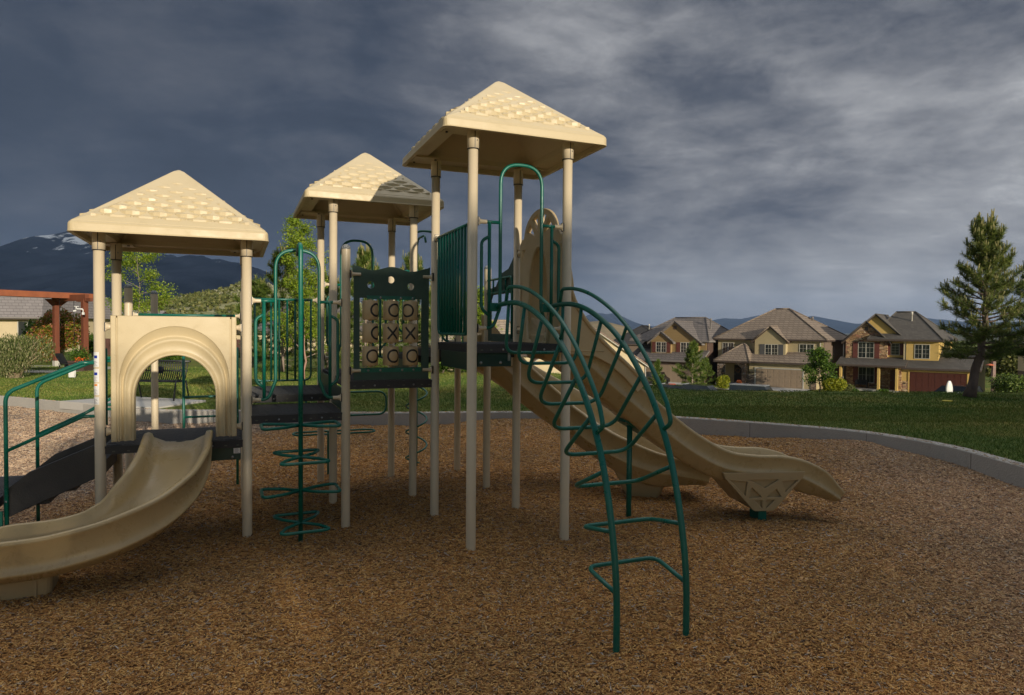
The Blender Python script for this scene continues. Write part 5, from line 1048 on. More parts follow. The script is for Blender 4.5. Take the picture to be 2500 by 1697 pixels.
    def gable(s, x0, x1, y0, y1, z, zr, m, wallm=None, ov=.4, fascia=TRIM, name='roof', axis='y', vent=False, front=None):
        """ridge runs along axis; front = y of the gable wall"""
        xm = (x0 + x1) / 2; k = (zr - z) / ((x1 - x0) / 2); mb = MB(); xa, xb = x0 - ov, x1 + ov; za = z - k * ov; yb = y0 - ov * .6; th = .18
        A = lambda x, zz, y: (x, y, zz) if axis == 'y' else (y, x, zz)
        v = [A(xa, za, yb), A(xm, zr, yb), A(xb, za, yb), A(xa, za, y1), A(xm, zr, y1), A(xb, za, y1)]; lo = [A(xa, za - th, yb), A(xm, zr - th, yb), A(xb, za - th, yb), A(xa, za - th, y1), A(xm, zr - th, y1), A(xb, za - th, y1)]
        mb.add(v, [(0, 1, 4, 3), (1, 2, 5, 4)] if axis == 'y' else [(0, 3, 4, 1), (1, 4, 5, 2)], 0); mb.add(v + lo, [(0, 6, 7, 1), (1, 7, 8, 2), (3, 4, 10, 9), (4, 5, 11, 10), (0, 3, 9, 6), (2, 8, 11, 5), (6, 9, 10, 7), (7, 10, 11, 8)], 1)
        mb.tube([v[1], v[4]], .08, 6); 
        for a, b in ((0, 1), (1, 2)): mb.tube([Vector(v[a]) + Vector((0, 0, .02)), Vector(v[b]) + Vector((0, 0, .02))], .07, 6)
        o = s.part(name, mb, [m, fascia])
        if wallm: w_ = MB(); w_.poly([A(x0, z - .02, y0), A(x1, z - .02, y0), A(xm, zr - .12, y0)], (0, 1, 0) if axis == 'y' else (1, 0, 0), .2); s.part('gable_wall', w_, [wallm])
        if vent: s.box('gable_vent', xm - .2, xm + .2, y0 - .04, y0, zr - 1.05, zr - .6, TRIM)
        return o
    def shed(s, x0, x1, y0, y1, z0, z1, m, fascia=TRIM, hipr=0, hipl=0):
        mb = MB(); v = [(x0, y0, z0), (x1, y0, z0), (x1 - hipr, y1, z1), (x0 + hipl, y1, z1), (x0, y0, z0 - .2), (x1, y0, z0 - .2), (x1 - hipr, y1, z1 - .2), (x0 + hipl, y1, z1 - .2)]
        mb.add(v, [(0, 1, 2, 3)], 0); mb.add(v, [(0, 4, 5, 1), (1, 5, 6, 2), (2, 6, 7, 3), (3, 7, 4, 0), (4, 7, 6, 5)], 1)
        if hipr: mb.tube([v[1], v[2]], .09, 6)
        return s.part('lower_roof', mb, [m, fascia])
    def vent(s, x, y, z, h=.7, m=None):
        o = MB().lathe([(.09, -.5), (.09, h * .7), (.14, h * .72), (.14, h), (0, h)], (x, y, z), 10); return s.part('roof_vent', o, [m or TRIMG])
    def pipe(s, x, y, z0, z1): return s.part('downspout', MB().tube([(x, y, z0), (x, y, z1)], .05, 6), [WTR])
# ---- house with the tan garage and stone porch (middle of the row)
p = at(1742, 806, 84.5); h = House('street_house', 'tan stucco house with brown hip roof, stone arch porch and wreathed dark door', (p.x, p.y, GZ), R(41.5)); h.t.scale = (1.03, 1, 1)
h.box('wall', .0, 12.2, 1.4, 11, 0, 5.62, STU_T); h.box('wall', 12.2, 12.3, 1.5, 10.9, 0, 5.6, STU_D, 'side wall with shade painted in as taupe'); h.box('garage_wall', 4.55, 12.0, -.2, 1.4, 0, 2.95, STU_T)  # thin right wall coloured darker to carry the neighbouring house's shade
h.hip(0, 12.3, 1.4, 11, 5.62, 9.35, T_BRN, rx=(5.2, 6.8)); h.shed(4.4, 12.45, -.75, 1.42, 2.95, 4.15, T_BRN, hipr=1.0)
h.box('dormer_wall', 4.8, 8.35, .75, 1.5, 3.2, 5.62, STU_T); h.gable(4.8, 8.35, .75, 6, 5.62, 7.15, T_BRN, STU_T, ov=.35)
h.hip(.95, 4.6, -.9, 2.2, 2.95, 4.95, T_BRN, rx=(3.4, 3.7), ov=.35, name='porch_roof')
v, f = panel2d([(.95, 0), (.95, 2.95), (4.35, 2.95), (4.35, 0), (3.95, 0)] + [(2.65 + 1.28 * math.cos(math.pi * i / 14), 1.9 + .72 * math.sin(math.pi * i / 14)) for i in range(15)] + [(1.35, 0)], [], .4, .01)
sp_ = MB(); sp_.add([(s_, -.7 - n_, t_) for s_, t_, n_ in v], f); h.part('stone_arch', sp_, [STN1]); h.box('stone_base', 4.36, 5.15, -.28, -.2, 0, 1.35, STN1); h.box('stone_base', 11.5, 12.05, -.28, -.2, 0, 1.35, STN1); h.box('stone_base', -.05, .9, 1.32, 1.4, 0, 1.35, STN1); h.box('porch_step', .9, 4.5, -1.3, 1.4, 0, .22, CONC)
h.window(.62, 1.95, 3.5, 5.05, 1.4, grid=(2, 3)); h.window(6.05, 7.45, 3.55, 4.95, .75, shut=(SHUTG, .55), mull=1, grid=(2, 3)); h.window(9.7, 11.2, 3.6, 5.05, 1.4, grid=(2, 3)); h.window(.35, .95, .95, 2.6, 1.4, mull=0, grid=(2, 4))
h.door(2.1, 3.1, .22, 2.35, 1.38, DOORM, True); h.window(3.35, 3.75, .8, 2.3, 1.38, mull=0, grid=(1, 3)); h.garage(5.35, 10.6, 2.12, -.2, GAR_T, 8, 4); h.vent(9.1, 7.6, 7.5, .9, TRIMG); h.vent(8.6, 8.5, 7.4, .5); h.pipe(11.95, 1.3, 3.3, 5.5); h.box('house_number', 4.5, 5.1, -.24, -.205, 1.55, 1.7, TRIM)
# ---- brown gabled house to its left
p = at(1580, 806, 89); h = House('street_house', 'brown two-storey house with grey tiled double gables and red shutters', (p.x, p.y, GZ), R(41)); h.t.scale = (1.06, 1, 1)
h.box('wall', -.1, 7.2, 1.4, 12, 0, 5.3, STU_B); h.box('wall', 7.2, 7.3, 1.5, 11.9, 0, 5.3, M('shaded_brown_siding', (.10, .062, .048), (.085, .052, .04), 1.2, .9)); h.box('garage_wall', -.3, 6.9, -.3, 1.4, 0, 2.8, STU_D)  # right wall siding is a darkened copy, with the neighbour's shade painted in
h.shed(-1.3, 7.6, -.9, 1.42, 2.8, 4.1, T_GRY, fascia=TRIMG, hipr=0); h.box('front_wall', .35, 6.4, .9, 1.5, 3.6, 5.3, STU_B); h.box('front_wall', .3, 3.0, .5, .95, 3.6, 5.3, STU_B)
h.gable(.2, 6.5, .9, 9, 5.3, 7.75, T_GRY, STU_B, ov=.5, fascia=TRIMG, vent=True); h.gable(.25, 3.1, .5, 3, 5.3, 6.4, T_GRY, STU_B, ov=.35, fascia=TRIMG)
h.hip(-2.6, 7.3, 1.4, 12, 5.3, 8.3, T_GRY, rx=(.5, 4.7), fascia=TRIMG); h.shed(-3.6, 1.0, .8, 6.0, 2.6, 6.8, T_GRY, fascia=TRIMG, hipl=2.2)
h.box('wall', -3.0, -.1, 2.0, 10, 0, 2.8, STU_B); h.window(1.05, 2.35, 3.75, 5.0, .5, shut=(SHUT, .48)); h.window(4.15, 5.55, 3.75, 5.0, .9, shut=(SHUT, .5)); h.garage(.1, 5.0, 2.15, -.3, GAR_T, 7, 4, STU_D); h.vent(6.3, 4.6, 7.2, .95); h.window(7.5, 8.1, 1.4, 2.7, 7.3, axis='x', mull=0, grid=(1, 2))
# ---- stone-fronted house on the right
p = at(2058, 806, 77); h = House('street_house', 'mustard house with golden stone front, dark shingles and red-brown garage door', (p.x, p.y, GZ), R(40)); h.t.scale = (.84, 1, 1)
h.box('wall', 0, 10.9, 1.8, 11, 0, 5.75, STU_Y); h.box('garage_wall', 7.0, 15.0, .3, 9, 0, 2.75, STU_O); h.box('garage_front', 7.0, 15.0, .2, .3, 0, 2.75, STU_Y)
h.box('stone_wall', 0, 5.05, 1.35, 1.85, 2.9, 5.75, STN2); h.box('stone_wall', 0, 6.9, 1.7, 1.8, 0, 2.8, STN2); h.gable(0, 5.05, 1.35, 6, 5.75, 7.75, T_SHG, STN2, ov=.5, vent=True); h.gable(-.1, 7.2, 1.75, 8, 5.75, 8.55, T_SHG, STU_Y, ov=.45)
h.box('bay_wall', 7.3, 10.9, 1.2, 1.85, 3.1, 5.75, STU_Y); h.box('corner_trim', 7.0, 7.3, 1.25, 1.82, 3.1, 5.75, STU_C); h.hip(3.2, 11.0, 1.2, 11, 5.75, 8.85, T_SHG, rx=(5.1, 7.4), ry=(5.6, 5.6))
h.shed(-.7, 7.6, -.6, 1.82, 2.9, 3.75, T_SHG); h.shed(7.1, 15.6, -.3, 3.6, 2.75, 4.75, T_SHG); h.box('roof_back', 7.2, 15.4, 3.6, 9, 2.7, 4.5, STU_O)
for x in (-.25, 4.35, 6.45): h.box('porch_column', x, x + .28, -.35, -.05, 0, 2.75, STU_Y)
h.box('porch_floor', -.5, 7.0, -.6, 1.7, 0, .2, CONC); h.box('stone_pier', 6.75, 7.05, -.05, .2, 0, 2.7, STN2); h.box('stone_base', 7.05, 7.75, .12, .2, 0, 1.3, STN2); h.box('stone_base', 14.3, 15.05, .12, .2, 0, 1.3, STN2)
h.window(1.6, 3.45, 3.65, 5.35, 1.35, shut=(SHUT, .6)); h.window(5.45, 6.35, 4.05, 5.25, 1.8, shut=(SHUT, .38), mull=0, grid=(2, 4)); h.window(8.3, 9.9, 3.75, 5.2, 1.2); h.window(1.6, 3.45, .85, 2.5, 1.7, shut=(SHUT, .6), mull=1, grid=(2, 2))
h.door(5.4, 6.4, .2, 2.35, 1.7, GAR_R); h.garage(7.95, 14.1, 2.3, .2, GAR_R, 9, 4, STU_Y); h.vent(7.3, 4.0, 7.7, 1.15, WTR); h.pipe(-.35, 1.6, 0, 5.4); h.pipe(15.15, .15, 0, 2.6)
hb = h; porch = MB(); porch.box(1.3, 2.9, .75, 1.15, .6, .66); porch.box(1.3, 2.9, 1.12, 1.18, .66, 1.15); 
for x in (1.35, 2.8): porch.box(x, x + .07, .75, 1.15, .2, .95)
bo = obj('porch_bench', porch, [BLACK]); bo.location = hb.t.location; bo.rotation_euler = hb.t.rotation_euler; bo.scale = hb.t.scale; tag(bo, 'dark bench on the porch of the stone house', 'bench')
# ---- cream house between the slides
p = at(1300, 806, 75); h = House('cream_house', 'cream stucco house with pinkish tiled gable roof seen between the two slides', (p.x, p.y, GZ), R(2))
h.box('wall', 0, 12.4, 0, 11, 0, 2.9, STU_C); w_ = MB(); h.gable(0, 12.4, 0, 11, 2.9, 7.1, T_PNK, STU_C, ov=.6, fascia=WTR); h.pipe(12.45, -.1, 0, 2.6); h.vent(7, 5, 6.4, .6); h.window(9.6, 10.6, 1.2, 2.2, 0, mull=0)
# ---- tan-roofed house behind the highest tower
p = at(1060, 806, 62); h = House('tan_roofed_house', 'low house with tan tiled roof behind the highest deck', (p.x, p.y, -3.6), R(0))
h.box('wall', 0, 9, 0, 8, 0, 3.4, STU_C); h.hip(0, 9, 0, 8, 3.4, 6.5, T_TAN, rx=(1.5, 6.8))
# ---- dark-roofed house behind the cream one
p = at(1490, 806, 125); h = House('dark_roofed_house', 'distant house with a dark roof and white vent pipe behind the cream house', (p.x, p.y, -5.8), R(20)); h.box('wall', 0, 11, 0, 9, 0, 5.4, STU_D); h.hip(0, 11, 0, 9, 5.4, 8.8, M('black_shingle', (.035, .033, .034), (.02, .02, .02), 3, .9)); h.vent(6.6, 3.2, 8.0, 1.1, WTR)
# ---- house at the right edge
p = at(2522, 806, 66); h = House('edge_house', 'cream and taupe house corner at the right edge', (p.x, p.y, -4.3), R(15)); h.box('wall', 0, 9, 0, 3, 2.6, 5.4, STU_C); h.box('wall', 0.0, 9, 0, 3, 1.0, 2.6, STU_D); h.box('wall', 0, 9, 0, 3, 0, 1.0, STU_C); h.hip(0, 9, 0, 3, 5.4, 8.4, T_BRN)
# ---- houses on the left
p = at(-190, 806, 44); h = House('grey_roofed_house', 'house with steep grey tiled roof behind the willow shrub', (p.x, p.y, .25), R(-2))
h.box('wall', 0, 7.4, 0, 9, 0, 2.35, STU_C); mb = MB(); v = [(-.4, -.5, 2.35), (7.9, -.5, 2.35), (7.9, 9, 2.35), (-.4, 9, 2.35), (.2, .6, 4.05), (7.35, .6, 4.05), (7.35, 8, 4.05), (.2, 8, 4.05)]
mb.add(v, [(0, 1, 5, 4), (1, 2, 6, 5), (2, 3, 7, 6), (3, 0, 4, 7), (4, 5, 6, 7)], 0); mb.box(-.4, 7.9, -.6, -.48, 2.18, 2.36, 1); mb.tube([(-.4, -.62, 2.3), (7.9, -.62, 2.3)], .07, 6, m=2); h.part('roof', mb, [T_SLT, TRIM, TRIMG]); h.window(6.1, 7.2, 1.05, 2.05, 0, mull=1, grid=(1, 1))
p = at(150, 806, 58); h = House('grey_gabled_house', 'grey-roofed house behind the timber pergola and brown fence', (p.x, p.y, .25), R(0)); h.box('wall', 0, 8, 0, 7, 0, 1.9, STU_T); h.gable(-3, 4.2, -.2, 8.6, 1.9, 3.1, T_SLT, None, axis='x', ov=.4); h.window(2.1, 2.7, 1.0, 1.7, -.02); 
p = at(575, 806, 47); h = House('tan_bungalow', 'tan bungalow with brown roof half hidden behind the pines', (p.x, p.y, .1), R(0)); h.box('wall', 0, 9.5, 0, 8, 0, 1.7, STU_C); h.hip(0, 9.5, 0, 8, 1.7, 3.6, T_GRY, rx=(2, 7)); h.window(4.2, 5.0, .4, 1.3, 0)
# ================================================================ pergola, fence, bench and small things at the left
WOOD = M('red_cedar_stain', (.20, .060, .028), (.13, .038, .018), 3, .6, .3, 30, stretch=(1, 1, .3), detail=8)
WOODH = M('orange_cedar_stain', (.32, .10, .04), (.22, .066, .028), 3, .6, .3, 30, detail=8)
pg = thing('pergola', 'red-brown stained timber pergola with square posts over the picnic area', 'pergola', (-19.9, 29.6, .25)); OFF[pg.name] = (-19.9, 29.6, .25)
# front beam runs from the left towards the first tower, receding to the right
bA, bB = at(-260, 700, 24.0), at(232, 722, 29.8); bA.z = 3.72 - .10; bB.z = 3.62 - .1
zt = at(0, 712, 26).z; dv = (bB - bA); dv.z = 0; dv.normalize(); sv_ = Vector((-dv.y, dv.x, 0)); bA.z = zt; bB.z = zt
mb = MB(); mb.obox((bA + bB) / 2, (bB - bA) / 2, sv_ * .05, Vector((0, 0, .12))); obj('front_beam', mb, [WOODH], pg)
mb = MB(); 
c1 = bA + sv_ * .06; c2 = bB + sv_ * .06
mb.add([c1 + Vector((0, 0, .10)), c2 + Vector((0, 0, .10)), c2 + sv_ * 4.2 + Vector((0, 0, .10)), c1 + sv_ * 4.2 + Vector((0, 0, .10)), c1 + Vector((0, 0, .02)), c2 + Vector((0, 0, .02)), c2 + sv_ * 4.2 + Vector((0, 0, .02)), c1 + sv_ * 4.2 + Vector((0, 0, .02))], [(0, 1, 2, 3), (4, 7, 6, 5), (0, 4, 5, 1), (1, 5, 6, 2), (2, 6, 7, 3), (3, 7, 4, 0)]); obj('roof', mb, [WOOD], pg)
def perg_post(px, py, Y=None, w=.11):
    b = at(px, 806, Y); b.z = .25; m_ = MB(); m_.obox((b.x, b.y, (zt - .15 + .5) / 2), dv * w, sv_ * w, Vector((0, 0, (zt - .15 - .5) / 2))); o = obj('post', m_, [WOOD], pg); q = MB(); q.obox((b.x, b.y, .38), dv * (w + .012), sv_ * (w + .012), Vector((0, 0, .13))); obj('post_base', q, [WTR], o); return b
P1 = perg_post(207, 900, 28.4, .10); P2 = perg_post(137, 895, 29.6, .10)
mb = MB(); mb.obox((P1 + P2) / 2 + Vector((0, 0, zt - .25 - .10)), (P1 - P2) / 2 * 1.0 + (P1 - P2).normalized() * .2, Vector((-(P1 - P2).y, (P1 - P2).x, 0)).normalized() * .08, Vector((0, 0, .13))); mb.obox(Vector((P1.x, P1.y, zt - .20)), sv_ * .55, dv * .06, Vector((0, 0, .07))); obj('cross_beam', mb, [WOOD], pg)
for a, b_ in (((1.2, -1.5), (.7, .7)),): pass
mb = MB(); q = at(137, 806, 29.6); mb.poly([(q.x - .5, q.y, zt - .12), (q.x + .6, q.y, zt - .12), (q.x + .15, q.y, zt - .45), (q.x - .14, q.y, zt - .45)], (0, 1, 0), .08); obj('knee_brace', mb, [WOOD], pg)
# weather station hanging at the right post
ws = at(192, 757, 27.9); mb = MB(); mb.tube([ws + Vector((.18, 0, -.10)), ws + Vector((.18, 0, .02)), ws + Vector((.0, 0, .05)), ws + Vector((-.12, 0, .06))], .022, 8); mb.obox(ws + Vector((.05, 0, .05)), (.10, 0, .0), (0, .03, 0), (0, 0, .02)); mb.obox(ws + Vector((-.16, 0, -.03)), (.06, 0, .01), (0, .008, 0), (-.006, 0, .028))
for k in range(3): a = k * 2.1 + .4; mb.lathe([(0, -.02), (.026, -.012), (.03, .012), (.0, .016)], tuple(ws + Vector((-.10 + .07 * math.cos(a), .07 * math.sin(a), .15))), 10); mb.tube([ws + Vector((-.10, 0, .15)), ws + Vector((-.10 + .07 * math.cos(a), .07 * math.sin(a), .15))], .006, 5)
mb.tube([ws + Vector((-.10, 0, .05)), ws + Vector((-.10, 0, .16))], .02, 8); mb.obox(ws + Vector((.19, 0, -.14)), (.04, 0, 0), (0, .03, 0), (0, 0, .05)); tag(obj('weather_station', mb, [M('white_plastic', (.75, .75, .73), None, rough=.4)]), 'white cup weather station fixed to the right pergola post', 'weather station')
def rope(px, Y, z0, z1): q = at(px, 806, Y); return MB().tube([(q.x, q.y, z0), (q.x, q.y, z1)], .012, 6)
for px, lab in ((146, 'dark cord hanging beside the left pergola post'), (181, 'dark cord hanging between the two pergola posts')): tag(obj('hanging_cord', rope(px, 28.8, 1.15, zt - .1), [BLACK]), lab, 'cord', 'cords under the pergola')
# picnic patio, folding chair, planter, white box
pt = MB(); pt.add([(*q, .262) for q in ((-22.5, 25.6), (-16.9, 25.6), (-16.2, 29.5), (-22.5, 30.5))], [(0, 1, 2, 3)]); o = obj('patio', pt, [SLAB]); o['kind'] = 'structure'
fc_ = at(143, 806, 25.2); fc_.z = .26; mb = MB(); F = lambda x, z, y=0: (fc_.x + x, fc_.y + y, fc_.z + z)
mb.tube([F(-.16, .72), F(.06, .36)], .016, 6); mb.tube([F(-.16, .72, .4), F(.06, .36, .4)], .016, 6); mb.poly([F(-.16, .73), F(.05, .38), F(.05, .38, .4), F(-.16, .73, .4)], (.8, 0, .5), .02)
for y in (0, .4): mb.tube([F(.06, .36, y), F(-.03, 0, y)], .013, 6); mb.tube([F(.0, .34, y), F(.05, 0, y)], .013, 6)
mb.box(fc_.x - .02, fc_.x + .3, fc_.y, fc_.y + .4, fc_.z + .34, fc_.z + .36); tag(obj('folding_chair', mb, [BLACK]), 'black reclining chair beside the left pergola post', 'chair')
pb = at(165, 806, 26.5); mb = MB(); mb.box(pb.x - .14, pb.x + .62, pb.y, pb.y + .6, .25, .62); mb.box(pb.x - .17, pb.x + .65, pb.y - .03, pb.y + .63, .60, .66); pl = thing('planter', 'brown square planter with leafy plant and orange flowers', 'planter', (pb.x, pb.y, .25)); OFF[pl.name] = (pb.x, pb.y, .25); obj('box', mb, [M('planter_brown', (.07, .04, .03), None, rough=.7)], pl)
g = np.random.default_rng(3); C = g.normal(size=(1400, 3)) * np.array([.17, .14, .14]) + np.array([.24, .3, .60]); v, f = quads(C, .07, .7, 4); o = link(bpy.data.objects.new('plant', np_mesh('plant', v, f, L_GRN))); o.parent = pl; C = g.normal(size=(60, 3)) * np.array([.10, .1, .04]) + np.array([.42, .1, .48]); v, f = quads(C, .06, .9, 4); o = link(bpy.data.objects.new('flowers', np_mesh('flowers', v, f, M('orange_petal', (.75, .13, .02), None, rough=.6)))); o.parent = pl
wb = at(175, 806, 23.0); mb = MB(); mb.tube(fillet([(wb.x - .10, wb.y, .30), (wb.x - .10, wb.y, .66), (wb.x + .10, wb.y, .66), (wb.x + .10, wb.y, .30)], .07, 5), .028, 8); mb.box(wb.x - .10, wb.x + .10, wb.y - .02, wb.y + .03, .28, .50); tag(obj('step_stool', mb, [M('white_plastic', (.75, .75, .73))]), 'small white plastic step stool on the lawn behind the green handrail', 'stool')
# brown fence
fe = thing('wooden_fence', 'brown vertical board fence behind the pergola posts', 'fence', (-23, 42, .25)); OFF[fe.name] = (-23, 42, .25); mb = MB(); x0 = at(196, 806, 42).x; x1 = at(600, 806, 42).x; x = x0
while x < x1: mb.box(x, x + .135, 42 + random.uniform(0, .012), 42.03, .25, 1.28 + random.uniform(0, .012)); x += .145
obj('boards', mb, [M('fence_brown', (.12, .055, .042), (.085, .04, .032), 2, .8, .3, 12)], fe); mb = MB(); x = x0
while x < x1: mb.box(x - .05, x + .05, 42.03, 42.12, .25, 1.36); x += 2.4
obj('fence_post', mb, [M('fence_brown_post', (.10, .045, .035), None, rough=.8)], fe)
# black slatted bench on the pad
bn = thing('park_bench', 'black metal slatted bench with ring armrest on the concrete pad', 'bench', (-8.45, 15.85, .295), R(-8)); BK = M('bench_black', (.018, .019, .020), None, rough=.35)
W_ = 1.22; sd_ = [(-.02, .44), (.10, .425), (.30, .42), (.40, .44), (.45, .52), (.50, .68), (.545, .84), (.56, .88)]; ns = 22; mb = MB()
for i in range(ns): x = -W_ / 2 + W_ * (i + .5) / ns; mb.tube(catmull([(x, y, z) for y, z in sd_[3:]], 3), .0125, 6)
obj('backrest', mb, [BK], bn); mb = MB()
for i in range(ns): x = -W_ / 2 + W_ * (i + .5) / ns; mb.tube(catmull([(x, y, z) for y, z in sd_[:4]], 3), .0125, 6)
for y, z in ((-.02, .44), (.38, .43)): mb.tube([(-W_ / 2, y, z), (W_ / 2, y, z)], .018, 8)
obj('seat', mb, [BK], bn); mb = MB(); mb.tube([(-W_ / 2 - .03, .56, .89), (W_ / 2 + .03, .56, .89)], .024, 8); mb.tube([(-W_ / 2, .50, .66), (W_ / 2, .50, .66)], .014, 8)
obj('top_rail', mb, [BK], bn)
for s in (-1, 1):
    x = s * (W_ / 2 + .015); a_ = MB(); a_.tube([(x + .12 * 0, .02 + .30, .56 + 0)] + [(x, .20 + .13 * math.cos(t), .58 + .13 * math.sin(t)) for t in [i * math.pi / 9 for i in range(19)]], .014, 8); obj('armrest', a_, [BK], bn)
    for y0_, y1_ in ((.02, -.06), (.40, .52)): obj('leg', MB().tube([(x, y0_, .44), (x, y1_, 0)], .018, 8), [BK], bn)
a_ = MB(); a_.lathe([(0, -.012), (.09, -.012), (.09, .012), (0, .012)], (-.1, .50, .68), 20, 'y'); obj('medallion', a_, [BK], bn)
# ================================================================ street: road, drives, vehicles and small things
rd = MB(); 
def strip(name, pts, z, m): o = obj(name, MB().add([(x, y, z) for x, y in pts], [tuple(range(len(pts)))]), [m]); o['kind'] = 'structure'; return o
ROAD = M('asphalt', (.055, .055, .058), (.04, .04, .042), 3, .9)
u_, n_ = Vector((math.cos(R(37)), -math.sin(R(37)), 0)), Vector((-math.sin(R(37)), -math.cos(R(37)), 0)); h2 = at(1760, 806, 84.5)
q = lambda a, d: tuple((h2 + u_ * a + n_ * d).xy)
strip('street', [q(-60, 9.5), q(50, 9.5), q(50, 18), q(-60, 18)], GZ - .08, ROAD); strip('sidewalk', [q(-60, 6.6), q(50, 6.6), q(50, 8.3), q(-60, 8.3)], GZ + .012, SLAB); strip('driveway', [q(5, .3), q(11, .3), q(11.5, 9.5), q(4.6, 9.5)], GZ + .02, SLAB); strip('driveway', [q(-8.5, 0), q(-2.5, 0), q(-2.3, 9.5), q(-8.8, 9.5)], GZ + .02, SLAB)
h3 = at(2058, 806, 77); u3, n3 = Vector((math.cos(R(40)), -math.sin(R(40)), 0)), Vector((-math.sin(R(40)), -math.cos(R(40)), 0)); q3 = lambda a, d: tuple((h3 + u3 * a + n3 * d).xy); strip('driveway', [q3(6.4, 0), q3(12, 0), q3(12.4, 8.5), q3(6, 8.5)], GZ + .02, SLAB)
def wheel(mb_, c, r, w, ax, m): 
    c = Vector(c); ax = Vector(ax).normalized(); a = ax.orthogonal().normalized(); b = ax.cross(a); vs = []; n = 18
    for rr, ww in ((0, -w), (r * .55, -w), (r * .6, -w * .8), (r, -w * .8), (r, w * .8), (r * .6, w * .8), (r * .55, w), (0, w)):
        for k in range(n): t = 2 * math.pi * k / n; vs.append(c + ax * ww + (a * math.cos(t) + b * math.sin(t)) * rr)
    mb_.add(vs, [(i * n + k, i * n + (k + 1) % n, (i + 1) * n + (k + 1) % n, (i + 1) * n + k) for i in range(7) for k in range(n)], m, False)
def car(name, label, cat, loc, rz, L, W, prof_body, prof_cab, paint, lights=True, rearlit=False, topper=None):
    t = thing(name, label, cat, loc, rz); mb = MB(); 
    def ext(mb_, prof, w, m=0, taper=1.0):
        k = len(prof); zs = [z for _, z in prof]; z0, z1 = min(zs), max(zs); vs = []
        for s in (-1, 1): vs += [(x, s * w * (1 - (1 - taper) * (z - z0) / (z1 - z0)), z) for x, z in prof]
        mb_.add(vs, [tuple(range(k))[::-1], tuple(range(k, 2 * k))] + [(i, (i + 1) % k, (i + 1) % k + k, i + k) for i in range(k)], m)
    ext(mb, prof_body, W / 2, 0, .95); obj('body', mb, [paint], t); cb = MB(); ext(cb, prof_cab, W / 2 * .95, 0, .84); obj('windows', cb, [GLASS], t); xs = [x for x, _ in prof_cab]; zt_ = max(z for _, z in prof_cab); rf = MB(); tops = [x for x, z in prof_cab if z > zt_ - .02]; rf.box(min(tops) - .05, max(tops) + .05, -W / 2 * .80, W / 2 * .80, zt_ - .01, zt_ + .04); obj('roof', rf, [paint], t)
    for s in (-1, 1):
        for x in (-L * .31, L * .30): wm = MB(); wheel(wm, (x, s * (W / 2 - .09), .36), .36, .11, (0, 1, 0), 0); obj('wheel', wm, [DARK], t)
    TL = M('tail_light', (.45, .01, .01), None, rough=.25)
    if rearlit:
        TL = bpy.data.materials.new('lit_tail_light'); TL.use_nodes = True; b = TL.node_tree.nodes['Principled BSDF']; b.inputs['Base Color'].default_value = (.6, .01, .01, 1); b.inputs['Emission Color'].default_value = (1, .02, .01, 1); b.inputs['Emission Strength'].default_value = 1.3
    for s in (-1, 1): obj('tail_light', MB().box(-L / 2 - .02, -L / 2 + .06, s * W * .30, s * W * .47, .92, 1.10), [TL], t)
    return t
DKP = M('dark_grey_paint', (.02, .022, .026), None, rough=.2, coat=1); SLV = M('silver_paint', (.30, .33, .37), None, rough=.3, coat=.6)
suvb = [(-2.3, .35), (2.3, .35), (2.35, .75), (1.3, 1.02), (-2.3, 1.12), (-2.36, .7)]; suvc = [(-2.25, 1.08), (1.2, 1.0), (.55, 1.62), (-1.9, 1.68)]
pv = at(2330, 806, 62.5); car('parked_suv', 'dark grey suv with lit red tail lights behind the white board', 'car', (pv.x, pv.y, GZ + .02), R(118), 4.7, 1.9, suvb, suvc, DKP, rearlit=True)
pv = at(1855, 806, 62.0); car('pickup_truck', 'silver pickup with a boxy canopy, only its roof showing above the lawn crest', 'truck', (pv.x, pv.y, at(1855, 941, 62).z - 1.86), R(-37), 5.2, 1.9, [(-2.6, .4), (2.6, .4), (2.6, .95), (1.4, 1.1), (-2.6, 1.1)], [(-2.5, 1.08), (1.3, 1.08), (.7, 1.86), (-2.4, 1.86)], SLV)
pv = at(1605, 806, 80); car('parked_car', 'dark car beside the tiny conifer at the cream house corner', 'car', (pv.x, pv.y, GZ + .02), R(60), 4.5, 1.8, suvb, suvc, DKP)
pv = at(1722, 806, 66); car('parked_car', 'pale blue hatchback roof behind the small bright pine', 'car', (pv.x, pv.y, at(1722, 940, 66).z - 1.66), R(-37), 4.3, 1.8, suvb, suvc, SLV)
pv = at(1662, 806, 67); car('parked_car', 'small pale car roof left of the small bright pine', 'car', (pv.x, pv.y, at(1660, 940, 67).z - 1.66), R(-37), 4.0, 1.7, suvb, suvc, SLV)
b0 = at(1648, 806, 68); tag(obj('red_bin', MB().box(b0.x - .45, b0.x + .1, b0.y, b0.y + .5, at(1648, 950, 68).z, at(1648, 939, 68).z).box(b0.x - .5, b0.x + .15, b0.y - .05, b0.y + .55, at(1648, 939, 68).z, at(1648, 939, 68).z + .06), [M('red_plastic', (.55, .05, .02), None, rough=.4)]), 'red bin beside the parked cars left of the small bright pine', 'bin')
